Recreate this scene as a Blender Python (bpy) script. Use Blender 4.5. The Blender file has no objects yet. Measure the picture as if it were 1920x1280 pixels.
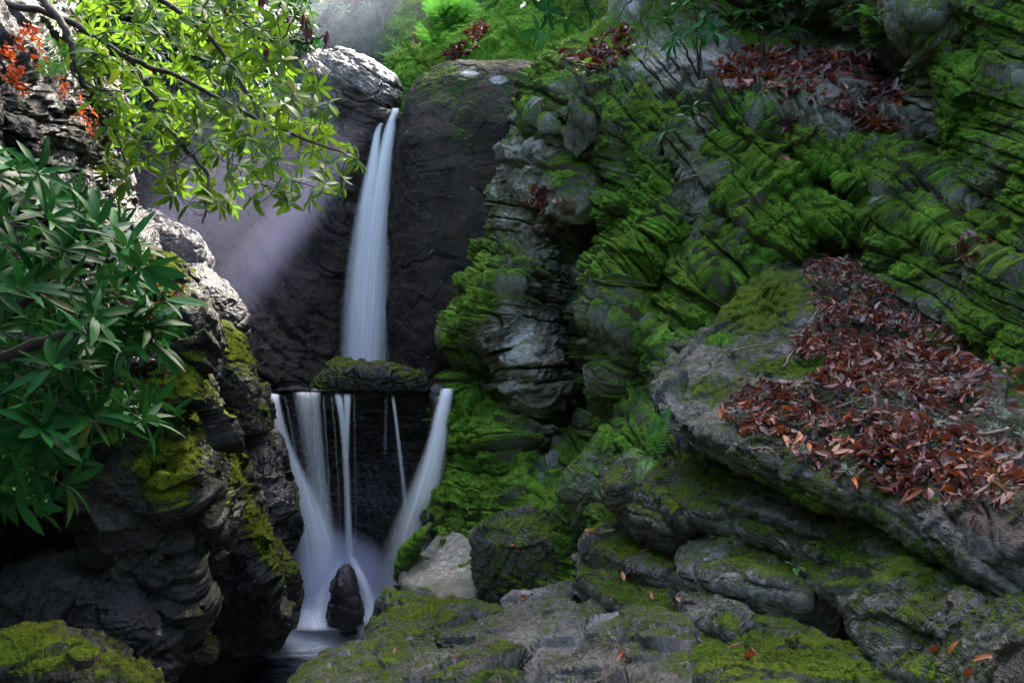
import bpy, math, random
import numpy as np
from mathutils import Vector, Matrix
SC = bpy.context.scene
COL = SC.collection
R = math.radians
# ------------------------------------------------------------------ camera
F = 1920*28/36.0
PITCH = R(2.3)
CAM = np.array([0.0, 0.0, 2.83])
FW = np.array([0, math.cos(PITCH), math.sin(PITCH)])
UP = np.array([0, -math.sin(PITCH), math.cos(PITCH)])
cd = bpy.data.cameras.new('camera'); cam = bpy.data.objects.new('camera', cd); COL.objects.link(cam)
cam.location = CAM; cam.rotation_euler = (R(90)+PITCH, 0, 0)
cd.lens = 28; cd.sensor_width = 36; cd.clip_start = 0.05; cd.clip_end = 400
SC.camera = cam
# ------------------------------------------------------------------ light
SUN = np.array([0.37, 0.52, 0.81]); SUN /= np.linalg.norm(SUN)
elev = math.asin(SUN[2]); az = math.atan2(SUN[0], SUN[1])
w = bpy.data.worlds.new('World'); SC.world = w; w.use_nodes = True
nt = w.node_tree; bg = nt.nodes['Background']
sky = nt.nodes.new('ShaderNodeTexSky'); sky.sky_type = 'NISHITA'; sky.sun_disc = False
sky.dust_density = 5.0; sky.ozone_density = 0.0; sky.sun_elevation = elev; sky.sun_rotation = az
nt.links.new(sky.outputs[0], bg.inputs[0]); bg.inputs[1].default_value = 0.15
ld = bpy.data.lights.new('sun', 'SUN'); ld.energy = 2.0; ld.angle = R(0.5); ld.color = (1.0, 0.93, 0.82)
lo = bpy.data.objects.new('sun', ld); COL.objects.link(lo)
lo.rotation_euler = Vector(SUN).to_track_quat('Z', 'Y').to_euler(); lo.location = (5, 10, 20)
SC.view_settings.view_transform = 'Standard'; SC.view_settings.look = 'None'
SC.view_settings.gamma = 1; SC.view_settings.exposure = 3.45
SC.cycles.use_denoising = True
SC.cycles.max_bounces = 6; SC.cycles.diffuse_bounces = 3; SC.cycles.glossy_bounces = 2
SC.cycles.transparent_max_bounces = 24; SC.cycles.transmission_bounces = 4
SC.cycles.volume_bounces = 2; SC.cycles.volume_step_rate = 3; SC.cycles.volume_max_steps = 64
SC.cycles.sample_clamp_indirect = 4
# ------------------------------------------------------------------ numeric helpers
def P(px, py, d):
    px = np.asarray(px, float); py = np.asarray(py, float); d = np.asarray(d, float)
    x = (px-960)/F*d; u = (640-py)/F*d
    return np.stack([x, d*FW[1]+u*UP[1], CAM[2]+d*FW[2]+u*UP[2]], -1)
def proj(p):
    q = p-CAM
    d = q@FW
    return 960+F*q[..., 0]/d, 640-F*(q@UP)/d, d
_RT = np.random.default_rng(5).random(65536).astype(np.float32)
_MU = [73856093, 19349663, 83492791, 49979687]
def h1(*a, seed=0):
    h = np.int64(seed*7919+13)
    for k, m in zip(a, _MU):
        h = h ^ (np.asarray(k).astype(np.int64)*m)
    return _RT[(h ^ (h >> 16)) & 65535].astype(np.float64)
def vn(p, seed=0):
    p = np.asarray(p, np.float32)
    i = np.floor(p); f = p-i; i = i.astype(np.int64); f = f*f*(3-2*f)
    X = [i[..., 0]*_MU[0], (i[..., 0]+1)*_MU[0]]; Y = [i[..., 1]*_MU[1], (i[..., 1]+1)*_MU[1]]; Z = [i[..., 2]*_MU[2], (i[..., 2]+1)*_MU[2]]
    sd = np.int64(seed*7919+13)
    def L(a, b, c):
        h = X[a] ^ Y[b] ^ Z[c] ^ sd
        return _RT[(h ^ (h >> 16)) & 65535]
    fx, fy, fz = f[..., 0], f[..., 1], f[..., 2]
    def lz(a, b):
        q = L(a, b, 0); return q+(L(a, b, 1)-q)*fz
    def ly(a):
        q = lz(a, 0); return q+(lz(a, 1)-q)*fy
    q = ly(0)
    return (q+(ly(1)-q)*fx)*2-1
def facet(p, seed=0):
    """plates: every cell of a jittered grid carries its own tilted plane"""
    p = np.asarray(p, np.float32); i0 = np.floor(p-0.5).astype(np.int64)
    best = np.full(p.shape[:-1], 9e9, np.float32); val = np.zeros_like(best)
    for a in (0, 1):
        for b in (0, 1):
            for c in (0, 1):
                i = (i0[..., 0]+a, i0[..., 1]+b, i0[..., 2]+c)
                j = [h1(*i, seed=seed+q).astype(np.float32) for q in range(4)]
                dx = p[..., 0]-i[0]-.5-(j[0]-.5)*.8; dy = p[..., 1]-i[1]-.5-(j[1]-.5)*.8; dz = p[..., 2]-i[2]-.5-(j[2]-.5)*.8
                d = dx*dx+dy*dy+dz*dz
                v = (j[3]-.5)+(j[1]-.5)*dx*1.6+(j[2]-.5)*dy*1.6+(j[0]-.5)*dz*1.6
                m = d < best; best = np.where(m, d, best); val = np.where(m, v, val)
    return val
def fbm(p, o=4, seed=0, g=0.5):
    r = 0; a = 1; s = 0
    for k in range(o):
        r = r+a*vn(p*2.03**k+k*3.7, seed+k*11); s += a; a *= g
    return r/s
def ridge(p, o=3, seed=0):
    r = 0; a = 1; s = 0
    for k in range(o):
        r = r+a*(1-2*np.abs(vn(p*2.1**k+k*1.7, seed+k*7))); s += a; a *= .5
    return r/s
def ss(a, b, x):
    t = np.clip((x-a)/(b-a), 0, 1); return t*t*(3-2*t)
def rbf(ctrl):
    c = np.array(ctrl, float); X = c[:, :2]/500; n = len(c)
    def K(A):
        d = ((A[:, None, :]-X[None])**2).sum(-1); return np.sqrt(d+0.015)
    M = np.zeros((n+3, n+3)); M[:n, :n] = -K(X)-np.eye(n)*.003; M[:n, n] = 1; M[:n, n+1:] = X
    M[n:, :n] = M[:n, n:].T
    w_ = np.linalg.solve(M, np.r_[c[:, 2], 0, 0, 0])
    def f(px, py):
        sh = np.shape(px); A = np.stack([np.ravel(px), np.ravel(py)], -1)/500; out = np.empty(len(A))
        for i in range(0, len(A), 100000):
            B = A[i:i+100000]; out[i:i+100000] = -K(B)@w_[:n]+w_[n]+B@w_[n+1:]
        return out.reshape(sh)
    return f
def inpoly(x, y, poly):
    p = np.array(poly, float); r = np.zeros(np.shape(x), bool); j = len(p)-1
    for i in range(len(p)):
        c = ((p[i, 1] > y) != (p[j, 1] > y)) & (x < (p[j, 0]-p[i, 0])*(y-p[i, 1])/(p[j, 1]-p[i, 1]+1e-9)+p[i, 0]); r ^= c; j = i
    return r
def gnorm(V, cu=False):
    if cu:
        du = np.roll(V, -1, 0)-np.roll(V, 1, 0)
    else:
        du = np.gradient(V, axis=0)
    dv = np.gradient(V, axis=1)
    n = np.cross(du, dv); l = np.linalg.norm(n, axis=-1, keepdims=True)
    n = n/np.maximum(l, 1e-12)
    if cu: # poles: one shared normal
        for e_, q in ((0, 3), (-1, -4)):
            m = n[:, q].mean(0); m /= np.linalg.norm(m)+1e-9
            for k in ((0, 1) if e_ == 0 else (-1, -2)): n[:, k] = m
    return n
def put(name, me, mat=None, parent=None):
    o = bpy.data.objects.new(name, me); COL.objects.link(o)
    if mat: me.materials.append(mat)
    if parent: o.parent = parent
    return o
def tag(o, label=None, cat=None, group=None, kind=None):
    if label: o['label'] = label
    if cat: o['category'] = cat
    if group: o['group'] = group
    if kind: o['kind'] = kind
    return o
def mesh_np(name, V, Q, attrs=None, smooth=True):
    me = bpy.data.meshes.new(name); V = np.ascontiguousarray(V, np.float32); Q = np.ascontiguousarray(Q, np.int32)
    n, k = Q.shape
    me.vertices.add(len(V)); me.vertices.foreach_set('co', V.ravel())
    me.loops.add(n*k); me.loops.foreach_set('vertex_index', Q.ravel())
    me.polygons.add(n); me.polygons.foreach_set('loop_start', np.arange(n, dtype=np.int32)*k)
    me.polygons.foreach_set('loop_total', np.full(n, k, np.int32))
    if smooth: me.polygons.foreach_set('use_smooth', np.ones(n, bool))
    me.update(calc_edges=True)
    for a, v in (attrs or {}).items():
        at = me.attributes.new(a, 'FLOAT', 'POINT'); at.data.foreach_set('value', np.ascontiguousarray(v, np.float32).ravel())
    return me
def grid_faces(nu, nv, cu=False):
    i = np.arange(nu if cu else nu-1); j = np.arange(nv-1)
    I, J = np.meshgrid(i, j, indexing='ij'); I2 = (I+1) % nu
    return np.stack([I*nv+J, I2*nv+J, I2*nv+J+1, I*nv+J+1], -1).reshape(-1, 4)
# ------------------------------------------------------------------ material helpers
class NT:
    def __init__(s, name):
        s.m = bpy.data.materials.new(name); s.m.use_nodes = True; s.t = s.m.node_tree
        s.b = s.t.nodes['Principled BSDF']; s.o = s.t.nodes['Material Output']
    def n(s, typ, ins=None, **kw):
        x = s.t.nodes.new(typ)
        for k, v in kw.items(): setattr(x, k, v)
        for k, v in (ins or {}).items(): s.set(x.inputs[k], v)
        return x
    def set(s, sock, v):
        if isinstance(v, bpy.types.Node): v = v.outputs[0]
        if isinstance(v, bpy.types.NodeSocket): s.t.links.new(v, sock)
        else: sock.default_value = v
    def attr(s, a): return s.n('ShaderNodeAttribute', attribute_name=a).outputs['Fac']
    def math(s, op, a, b=0.0, c=None):
        x = s.n('ShaderNodeMath', operation=op); s.set(x.inputs[0], a); s.set(x.inputs[1], b)
        if c is not None: s.set(x.inputs[2], c)
        return x.outputs[0]
    def ramp(s, f, stops):
        x = s.n('ShaderNodeValToRGB'); e = x.color_ramp.elements
        while len(e) < len(stops): e.new(0.5)
        for k, (p, c) in zip(e, stops):
            k.position = p; k.color = (*c, 1) if len(c) == 3 else c
        s.set(x.inputs[0], f); return x.outputs[0]
    def mix(s, f, a, b, typ='MIX'):
        x = s.n('ShaderNodeMix', data_type='RGBA', blend_type=typ)
        for k, v in ((0, f), (6, a), (7, b)):
            s.set(x.inputs[k], (*v, 1) if isinstance(v, tuple) and len(v) == 3 else v)
        return x.outputs[2]
    def noise(s, scale, detail=4, rough=0.55, vec=None, out=0, dist=0.0):
        x = s.n('ShaderNodeTexNoise'); x.inputs['Scale'].default_value = scale; x.inputs['Detail'].default_value = detail
        x.inputs['Roughness'].default_value = rough; x.inputs['Distortion'].default_value = dist
        s.set(x.inputs['Vector'], vec if vec is not None else s.pos()); return x.outputs[out]
    def pos(s):
        if not hasattr(s, '_p'): s._p = s.n('ShaderNodeTexCoord').outputs['Object']
        return s._p
    def bump(s, h, st=0.5, dist=0.02, nrm=None):
        x = s.n('ShaderNodeBump'); x.inputs['Strength'].default_value = st; x.inputs['Distance'].default_value = dist
        s.set(x.inputs['Height'], h)
        if nrm is not None: s.set(x.inputs['Normal'], nrm)
        return x.outputs[0]

def rock_mat(name, dark=(0.035, 0.035, 0.038), mid=(0.11, 0.11, 0.085), light=(0.38, 0.37, 0.33), rough=0.6,
             m0=(0.012, 0.024, 0.004), m1=(0.068, 0.16, 0.016), m2=(0.24, 0.44, 0.05), spec=0.5):
    s = NT(name); b = s.b
    n1 = s.noise(2.2, 6, 0.65); n2 = s.noise(14, 6, 0.7); n3 = s.noise(60, 5, 0.7)
    st = s.attr('strat')
    v = s.n('ShaderNodeCombineXYZ'); s.set(v.inputs[0], st)
    ns = s.n('ShaderNodeTexNoise'); ns.noise_dimensions = '1D'; ns.inputs['Scale'].default_value = 6; ns.inputs['Detail'].default_value = 4
    s.set(ns.inputs['W'], st)
    f = s.math('ADD', s.math('MULTIPLY', n1, 0.5), s.math('ADD', s.math('MULTIPLY', n2, 0.35), s.math('MULTIPLY', ns.outputs[0], 0.25)))
    base = s.ramp(f, [(0.36, dark), (0.54, mid), (0.72, light)])
    base = s.mix(s.math('MULTIPLY', s.ramp(s.noise(3.7, 4), [(0.5, (0, 0, 0)), (0.62, (1, 1, 1))]), 0.5), base, s.mix(0.5, base, (mid[0]*1.6, mid[1]*.9, mid[2]*.5)))
    # pale rock, lichen crusts and the wet slab's painted sheen
    pale = s.math('ADD', s.attr('pale'), s.math('MULTIPLY', s.math('SUBTRACT', n2, 0.5), 1.1))
    pale = s.math('ADD', pale, s.math('MULTIPLY', s.math('SUBTRACT', n3, 0.5), 0.7))
    pf = s.ramp(pale, [(0.45, (0, 0, 0)), (0.75, (1, 1, 1))])
    palec = s.ramp(n3, [(0.3, (0.24, 0.24, 0.26)), (0.7, (0.60, 0.60, 0.62))])
    base = s.mix(s.math('MULTIPLY', pf, 0.85), base, palec)
    lich = s.ramp(s.noise(7.5, 5, 0.7, dist=0.3), [(0.66, (0, 0, 0)), (0.70, (1, 1, 1))])
    base = s.mix(s.math('MULTIPLY', lich, 0.55), base, (0.24, 0.33, 0.28))
    base = s.mix(s.attr('soil'), base, s.ramp(n3, [(0.3, (0.010, 0.007, 0.006)), (0.7, (0.05, 0.03, 0.024))]))
    # moss
    m = s.attr('moss')
    mm = s.math('ADD', m, s.math('ADD', s.math('MULTIPLY', s.math('SUBTRACT', n2, 0.5), 0.9), s.math('MULTIPLY', s.math('SUBTRACT', n3, 0.5), 0.7)))
    mf = s.ramp(mm, [(0.40, (0, 0, 0)), (0.60, (1, 1, 1))])
    mn = s.math('ADD', s.math('MULTIPLY', s.noise(26, 6, 0.75), .6), s.math('MULTIPLY', s.noise(75, 4, 0.8), .4)); mn2 = s.noise(4.0, 4, 0.6)
    mc = s.ramp(s.math('ADD', s.math('MULTIPLY', mn, 0.6), s.math('MULTIPLY', mn2, 0.4)), [(0.32, m0), (0.5, m1), (0.68, m2)])
    mc = s.mix(s.math('MULTIPLY', s.ramp(s.noise(1.6, 4), [(0.42, (0, 0, 0)), (0.6, (1, 1, 1))]), 0.32), mc, (0.10, 0.11, 0.012))
    mc = s.mix(s.attr('vivid'), mc, s.ramp(mn, [(0.3, (0.025, 0.10, 0.008)), (0.7, (0.13, 0.32, 0.03))]))
    col = s.mix(mf, base, mc)
    s.set(b.inputs['Base Color'], col)
    rr = s.math('MULTIPLY_ADD', s.math('SUBTRACT', n2, 0.5), 0.7, rough)
    rr = s.math('SUBTRACT', rr, s.math('MULTIPLY', s.attr('wet'), 0.4))
    rg = s.n('ShaderNodeMix', data_type='FLOAT'); s.set(rg.inputs[0], mf); s.set(rg.inputs[2], rr); rg.inputs[3].default_value = 0.95
    s.set(b.inputs['Roughness'], rg.outputs[0])
    s.set(b.inputs['Specular IOR Level'], s.math('MULTIPLY', s.math('MULTIPLY_ADD', mf, -0.8, 1.0), spec))
    hr = s.math('ADD', s.math('MULTIPLY', n2, 0.6), s.math('MULTIPLY', n3, 0.35))
    hm = s.math('ADD', s.math('MULTIPLY', mn, 0.6), s.math('MULTIPLY', s.noise(130, 3, 0.8), 0.7))
    hh = s.n('ShaderNodeMix', data_type='FLOAT'); s.set(hh.inputs[0], mf); s.set(hh.inputs[2], hr); s.set(hh.inputs[3], s.math('ADD', hm, 0.35))
    s.set(b.inputs['Normal'], s.bump(hh.outputs[0], 0.9, 0.035))
    return s.m
M_CLIFF = rock_mat('cliff_rock')
M_SLAB = rock_mat('slab_rock', dark=(0.02, 0.021, 0.024), mid=(0.065, 0.062, 0.06), light=(0.25, 0.24, 0.245), m0=(0.010, 0.016, 0.003), m1=(0.052, 0.095, 0.009), m2=(0.18, 0.27, 0.02))
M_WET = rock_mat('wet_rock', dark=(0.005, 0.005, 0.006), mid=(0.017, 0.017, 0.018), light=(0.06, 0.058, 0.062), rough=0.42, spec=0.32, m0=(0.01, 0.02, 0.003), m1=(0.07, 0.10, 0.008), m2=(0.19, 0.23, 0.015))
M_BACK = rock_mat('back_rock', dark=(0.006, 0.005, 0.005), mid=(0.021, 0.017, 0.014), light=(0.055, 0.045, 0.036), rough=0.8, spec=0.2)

# ------------------------------------------------------------------ rock shaping
def strata(s, t, p, period, Lb, seed, warp=0.5, cv=0.42):
    S = s/period; z = 0*S
    S = S+1.1*vn(np.stack([S*0.37, z, z], -1), seed+91)+warp*1.2*fbm(p*0.6, 2, seed+1)+0.16*fbm(p*4, 3, seed+2)
    k = np.floor(S); f = S-k
    th = 0.25+0.5*h1(k, seed=seed+5)
    a = 0.5+0.5*vn(np.stack([t/(Lb*2.0), k*7.31, 0*k], -1), seed+3)
    tb = t/Lb+h1(k, seed=seed+4)*10+0.35*fbm(p*2.2, 2, seed+6)
    j = np.floor(tb); fb = tb-j
    hb = h1(k, j, seed=seed+7)
    e = np.minimum(fb, 1-fb)*Lb/period
    cw = 0.05+0.09*h1(k, seed=seed+8)
    prof = ss(0, cw, f)*ss(0, cw*1.6, 1-f)
    prof = prof*(0.35+0.65*ss(0, 0.14, e))
    crev = 0.25+0.75*ss(-.25, .45, vn(np.stack([t/(Lb*1.3), k*3.1, 0*k+2], -1), seed+9))
    return 0.75*(0.6*a+0.4*hb)+cv*(prof-1)*crev+0.04*(1-np.abs(2*f-1)**2)+.2, S, prof
def rocky(V, N, s, t, unit, seed, amp=0.16, per=0.16, Lb=0.7, lump=0.12, fine=0.012, fac=0.35, warp=.5, cv=.42):
    """unit: world size of one unit of s,t; returns displacement and stratum index"""
    p = V
    h, S, prof = strata(s, t, p, per, Lb, seed, warp, cv)
    h2, S2, _ = strata(s, t, p*1.7+5, per*0.30, Lb*0.5, seed+40, warp=1.2)
    patch = ss(-0.45, 0.15, fbm(p*1.1, 3, seed+77))
    patch2 = ss(-0.2, 0.4, fbm(p*1.4+9, 3, seed+78))
    D = lump*fbm(p*0.9, 3, seed+9)*1.6+amp*(h*(0.35+0.65*patch)-0.3)+amp*0.40*(h2-0.3)*(0.25+0.75*patch2)
    D = D+amp*fac*facet(p*2.3+0.25*fbm(p*3, 2, seed+15)[..., None], seed+16)+amp*fac*.45*facet(p*6.1, seed+17)
    D = D+0.035*amp/0.16*ridge(p*3.1, 3, seed+12)+fine*fbm(p*14, 4, seed+13, .6)*2.2+fine*0.9*ridge(p*30, 3, seed+14)
    return D, S, prof
def patches(px, py, lst, p=None, seed=3):
    r = np.zeros(np.shape(px))
    for (x, y, rx, ry, a, *rot) in lst:
        dx, dy = px-x, py-y
        if rot:
            c, s_ = math.cos(R(rot[0])), math.sin(R(rot[0])); dx, dy = dx*c+dy*s_, -dx*s_+dy*c
        r = np.maximum(r, a*np.exp(-((dx/rx)**2+(dy/ry)**2)**1.5)) if a > 0 else r+a*np.exp(-((dx/rx)**2+(dy/ry)**2))
    return r
ROCKS = []
def finish_rock(name, V0, cu, s, t, seed, mat, moss=0.0, up=0.6, mp=(), pp=(), vp=(), soil=None, wet=0.0, px=None, py=None, flip=False, **kw):
    N = gnorm(V0, cu)
    if flip: N = -N
    D, S, prof = rocky(V0, N, s, t, 1, seed, **kw)
    if cu:
        for e_ in (0, -1):
            k1 = 4 if e_ == 0 else -5; m = D[:, k1].mean()
            rng = range(0, 4) if e_ == 0 else range(-4, 0)
            for k in rng: D[:, k] = m
    V = V0+N*D[..., None]
    N2 = gnorm(V, cu)
    if flip: N2 = -N2
    if px is None: px, py, _ = proj(V)
    nz = N2[..., 2]
    ms = moss+up*(nz-0.15)+0.40*fbm(V*2.6, 4, seed+21)+0.25*fbm(V*0.8, 2, seed+22)+patches(px, py, mp)
    vv = np.clip(patches(px, py, vp)+0.25*fbm(V*3, 3, seed+30)*(len(vp) > 0), 0, 1)
    ms = ms+0.7*vv
    mm = np.clip(ms, 0, 1)
    V = V+N2*(mm*0.016*(0.5+fbm(V*24, 3, seed+23)*1.8))[..., None]
    pl = patches(px, py, pp)+0.15*fbm(V*1.7, 3, seed+31)
    nu, nv = V.shape[:2]
    Q = grid_faces(nu, nv, cu)
    if flip: Q = Q[:, ::-1]
    me = mesh_np(name, V.reshape(-1, 3), Q, dict(moss=ms*0.5+0.25, pale=pl, vivid=vv, strat=S*0.37, wet=np.full(V.shape[:2], wet)+0*px, soil=np.zeros(V.shape[:2]) if soil is None else soil(px, py, V)))
    o = put(name, me, mat)
    ROCKS.append((o, V, N2, ms, vv)); return o
def resample(pts, n):
    p = np.array(pts, float); seg = np.r_[0, np.cumsum(np.linalg.norm(np.diff(p[:, :2], axis=0), axis=1))]
    q = np.linspace(0, seg[-1], n); out = np.stack([np.interp(q, seg, p[:, k]) for k in range(p.shape[1])], -1)
    return out
def smooth_closed(a, k):
    w_ = np.hanning(k*2+1); w_ /= w_.sum(); n = len(a)
    idx = (np.arange(n)[:, None]+np.arange(-k, k+1)[None]) % n
    return np.einsum('ijk,j->ik', a[idx], w_) if a.ndim == 2 else (a[idx]*w_).sum(1)
def blob(name, poly, d, thick, seed, mat, res=(420, 260), ctrl=None, e=0.75, nrm=(0.0, -0.35, 0.94), g=(0, 0), dip=None, **kw):
    """closed boulder: silhouette polygon (px,py), depth of its rim, bulge thickness; ctrl = depth offsets inside"""
    pl = np.array(poly, float); c = pl[:, :2].mean(0)
    r = resample(list(map(tuple, pl))+[tuple(pl[0])], 721)[:-1]
    ang = np.arctan2(r[:, 1]-c[1], r[:, 0]-c[0])
    # parametrise by arc length, not by angle, so corners stay
    nu, nv = res
    b = resample(list(map(tuple, pl))+[tuple(pl[0])], nu+1)[:-1]; b = smooth_closed(b, max(2, nu//90))
    if (np.cross(pl[1, :2]-pl[0, :2], pl[2, :2]-pl[1, :2])) < 0: pass
    th = np.linspace(2e-4, math.pi-2e-4, nv)
    rr = np.sin(th)**e; dd = -np.cos(th)
    dd = np.sign(dd)*np.abs(dd)**0.9
    px = c[0]+(b[:, None, 0]-c[0])*rr[None]; py = c[1]+(b[:, None, 1]-c[1])*rr[None]
    dep = d+g[0]*(px-c[0])/100+g[1]*(py-c[1])/100
    if ctrl:
        f = rbf(ctrl+[(x, y, 0) for x, y in pl[:, :2]]); front = dd < 0
        dep = dep+np.where(front[None], f(px, py), 0)
    dep = dep+thick*np.where(dd < 0, dd, dd*1.2)[None]
    V = P(px, py, dep)
    n = np.array(nrm); n = n/np.linalg.norm(n); tt = np.cross(n, [0.3, 1, 0]); tt /= np.linalg.norm(tt)
    # outward orientation
    N = gnorm(V, True); cen = V.reshape(-1, 3).mean(0)
    flip = bool(((V-cen)*N).sum() < 0)
    return finish_rock(name, V, True, V@n, V@tt, seed, mat, flip=flip, **kw)
def slab(name, top, T, seed, mat, res=(500, 300), cen=None, pts3=None, rnd=0.03, dirv=None, under=0.7, nrm=None, sag=0.0, **kw):
    """closed slab: top outline of (px,py,d) points, thickness T straight down"""
    A = P(*np.array(top, float).T) if pts3 is None else np.asarray(pts3)
    c = A.mean(0) if cen is None else P(*cen)
    nu, nv = res
    L = np.r_[A, A[:1]]; seg = np.r_[0, np.cumsum(np.linalg.norm(np.diff(L, axis=0), axis=1))]
    q = np.linspace(0, seg[-1], nu+1)[:-1]
    B = np.stack([np.interp(q, seg, L[:, k]) for k in range(3)], -1); B = smooth_closed(B, max(2, nu//110))
    a = A-c; nn = np.zeros(3)
    for i in range(len(a)): nn += np.cross(a[i], a[(i+1) % len(a)])
    nn /= np.linalg.norm(nn)
    if nn[2] < 0: nn = -nn
    dn = -nn if dirv is None else np.array(dirv)/np.linalg.norm(dirv)
    rm = np.linalg.norm(B-c, axis=1).mean()
    tot = rm+T+rm*0.8
    v = np.linspace(0.0002, 1, nv)*tot
    rho = np.where(v < rm, v/rm, np.where(v < rm+T, 1, 1-(v-rm-T)/rm)); hh = np.clip((v-rm)/T, 0, 1)
    # rounding near the rim and a little undercut
    ro = rnd/rm; rho = rho-ro*np.exp(-((v-rm)/rnd)**2)*0.8-under*T/rm*hh**1.5*0.6
    drop = np.where(v < rm, 0, hh*T)+rnd*0.8*np.exp(-((v-rm)/(rnd*1.5))**2)
    V = c+(B[:, None]-c)*rho[None, :, None]+dn*drop[None, :, None]
    if sag: V = V+nn*(sag*(1-np.clip(rho, 0, 1)**2)*(v < rm))[None, :, None]
    N = gnorm(V, True); flip = bool(((V-(c+dn*T/2))*N).sum() < 0)
    n = np.array(nrm if nrm is not None else nn); tt = np.cross(n, [0, 1, 0.1]); tt /= np.linalg.norm(tt)
    return finish_rock(name, V, True, V@n, V@tt, seed, mat, flip=flip, **kw)
# ================================================================== SETTING: big rock masses
def coons(top, left, right, bottom, nu, nv):
    T_, L_, R_, B_ = (resample(a, n) for a, n in ((top, nu), (left, nv), (right, nv), (bottom, nu)))
    u = np.linspace(0, 1, nu)[:, None, None]; v = np.linspace(0, 1, nv)[None, :, None]
    S = (1-v)*T_[:, None]+v*B_[:, None]+(1-u)*L_[None]+u*R_[None]
    S = S-((1-u)*(1-v)*T_[0]+u*(1-v)*T_[-1]+(1-u)*v*B_[0]+u*v*B_[-1])
    return S[..., 0], S[..., 1]
def curl(px, py, dep, k, rpx, rm, side='left', top=0, tpx=0, tm=0):
    """add k columns that turn the left edge back out of sight"""
    q = np.linspace(1, 0, k, endpoint=False)[:, None]
    cx = px[:1]+rpx*(1-np.sqrt(1-q**2*0.98)); cy = py[:1]+0*q; cdp = dep[:1]+rm*q
    px, py, dep = np.r_[cx, px], np.r_[cy, py], np.r_[cdp, dep]
    if top:
        q = np.linspace(1, 0, top, endpoint=False)[None]
        py2 = py[:, :1]+tpx*(1-np.sqrt(1-q**2*0.98)); dp2 = dep[:, :1]+tm*q; px2 = px[:, :1]+0*q
        px, py, dep = np.c_[px2, px], np.c_[py2, py], np.c_[dp2, dep]
    return px, py, dep
# --- right cliff
left = [(1012,128),(1003,190),(978,250),(958,310),(940,360),(936,430),(925,470),(893,520),(866,580),(853,630),(868,680),(858,715),(842,760),(843,840),(832,900),(818,965),(850,1010),(868,1090),(880,1140)]
top = [(1012,128),(1040,105),(1080,72),(1120,50),(1150,15),(1200,-40),(1300,-110),(1500,-160),(2120,-220)]
right = [(2120,-220),(2120,1400)]
bottom = [(880,1140),(900,1260),(1000,1400),(2120,1400)]
px, py = coons(top, left, right, bottom, 1250, 1280)
ctrl = [(1012,128,10.3),(1003,190,10.0),(978,250,9.8),(940,360,9.5),(936,430,9.4),(893,520,9.2),(866,580,9.05),(853,630,9.0),(885,690,9.1),(842,760,8.9),(843,840,8.7),(832,900,8.5),(818,965,8.1),(868,1090,7.0),(880,1140,6.6),
 (930,640,8.5),(960,720,8.5),(950,800,8.2),(960,900,7.6),(930,980,7.3),(1000,1060,6.6),
 (1080,72,9.8),(1120,120,9.0),(1150,15,9.5),(1200,-40,8.9),(1040,200,9.1),(1040,300,8.9),(1030,400,8.7),(1000,500,8.6),(990,590,8.5),(950,560,8.4),
 (1090,400,8.7),(1130,350,8.4),(1110,440,8.9),(1080,560,8.6),(1060,640,9.0),(1050,780,8.5),(1055,850,8.2),(1010,700,8.0),(1085,700,8.8),(1120,760,7.7),
 (1200,200,8.1),(1190,320,7.8),(1180,420,7.5),(1150,500,7.4),(1120,600,7.3),(1140,700,7.3),(1200,560,7.0),(1200,700,6.8),
 (1300,60,8.2),(1300,180,7.5),(1300,320,7.0),(1300,450,6.8),(1290,580,6.5),(1260,680,6.3),(1150,840,6.5),(1090,930,6.4),(1060,1010,6.2),
 (1420,40,8.6),(1420,110,8.1),(1440,180,7.0),(1440,280,6.6),(1420,400,6.3),(1400,520,6.1),
 (1560,40,8.6),(1560,110,8.0),(1580,170,7.0),(1600,250,6.5),(1580,330,6.2),(1560,430,6.0),(1500,480,6.2),(1600,510,6.4),
 (1680,130,7.4),(1700,230,6.5),(1720,300,6.0),(1700,400,5.7),(1700,500,5.5),(1700,580,5.4),
 (1640,60,7.4),(1700,60,6.3),(1760,160,6.1),(1770,250,6.0),(1800,330,5.6),(1800,40,5.8),(1900,40,5.2),(1900,160,5.1),(1900,300,4.9),(1900,420,4.6),(1850,520,4.7),(1900,620,4.3),(1920,750,4.1),
 (1300,-110,8.2),(1500,-160,7.8),(1700,-180,6.6),(2120,-220,5.0),(2120,100,4.4),(2120,400,4.0),(2120,700,3.4),
 (1400,620,6.4),(1600,700,5.8),(1800,820,4.8),(1300,780,5.6),(1400,860,5.1),(1600,1000,4.2),(1900,1150,3.3),(2120,1200,2.8),(1200,900,5.6),(1150,1000,5.4),(1200,1100,4.9),(1400,1150,4.2),(1600,1250,3.7),(1100,1250,4.6),(1000,1400,4.6),(1500,1400,3.6),(2120,1400,2.8)]
dep = rbf(ctrl)(px, py)
pits = [(1125,400,16,80,.9,12),(1105,480,20,50,.5),(1075,600,32,55,.8),(1065,700,45,40,.5),(1095,770,45,22,.6),(1085,820,45,30,.8),(1060,905,12,60,.3),(1120,930,14,90,.6,8),(1205,800,60,14,.6,25),
  (1690,160,60,45,.7,20),(1740,260,50,30,.6,30),(1580,360,70,12,.35,35),(1480,290,70,10,.35,45),(1330,300,70,9,.3,55),(1380,430,70,9,.3,45),(1800,360,110,14,.5,35),(1830,100,120,9,.3,30),(1700,420,120,10,.35,38),(1860,470,100,12,.4,35),
  (1270,330,90,8,.35,60),(1230,600,60,8,.3,50),(1180,660,60,10,.4,45),(1060,235,70,7,.3,5),(1050,300,60,8,.25,20),(950,545,50,7,.25,5),(1340,500,80,8,.3,48),(1430,330,90,8,.3,45),(1500,60,200,40,.3),(1310,240,30,12,-.15)]
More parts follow.
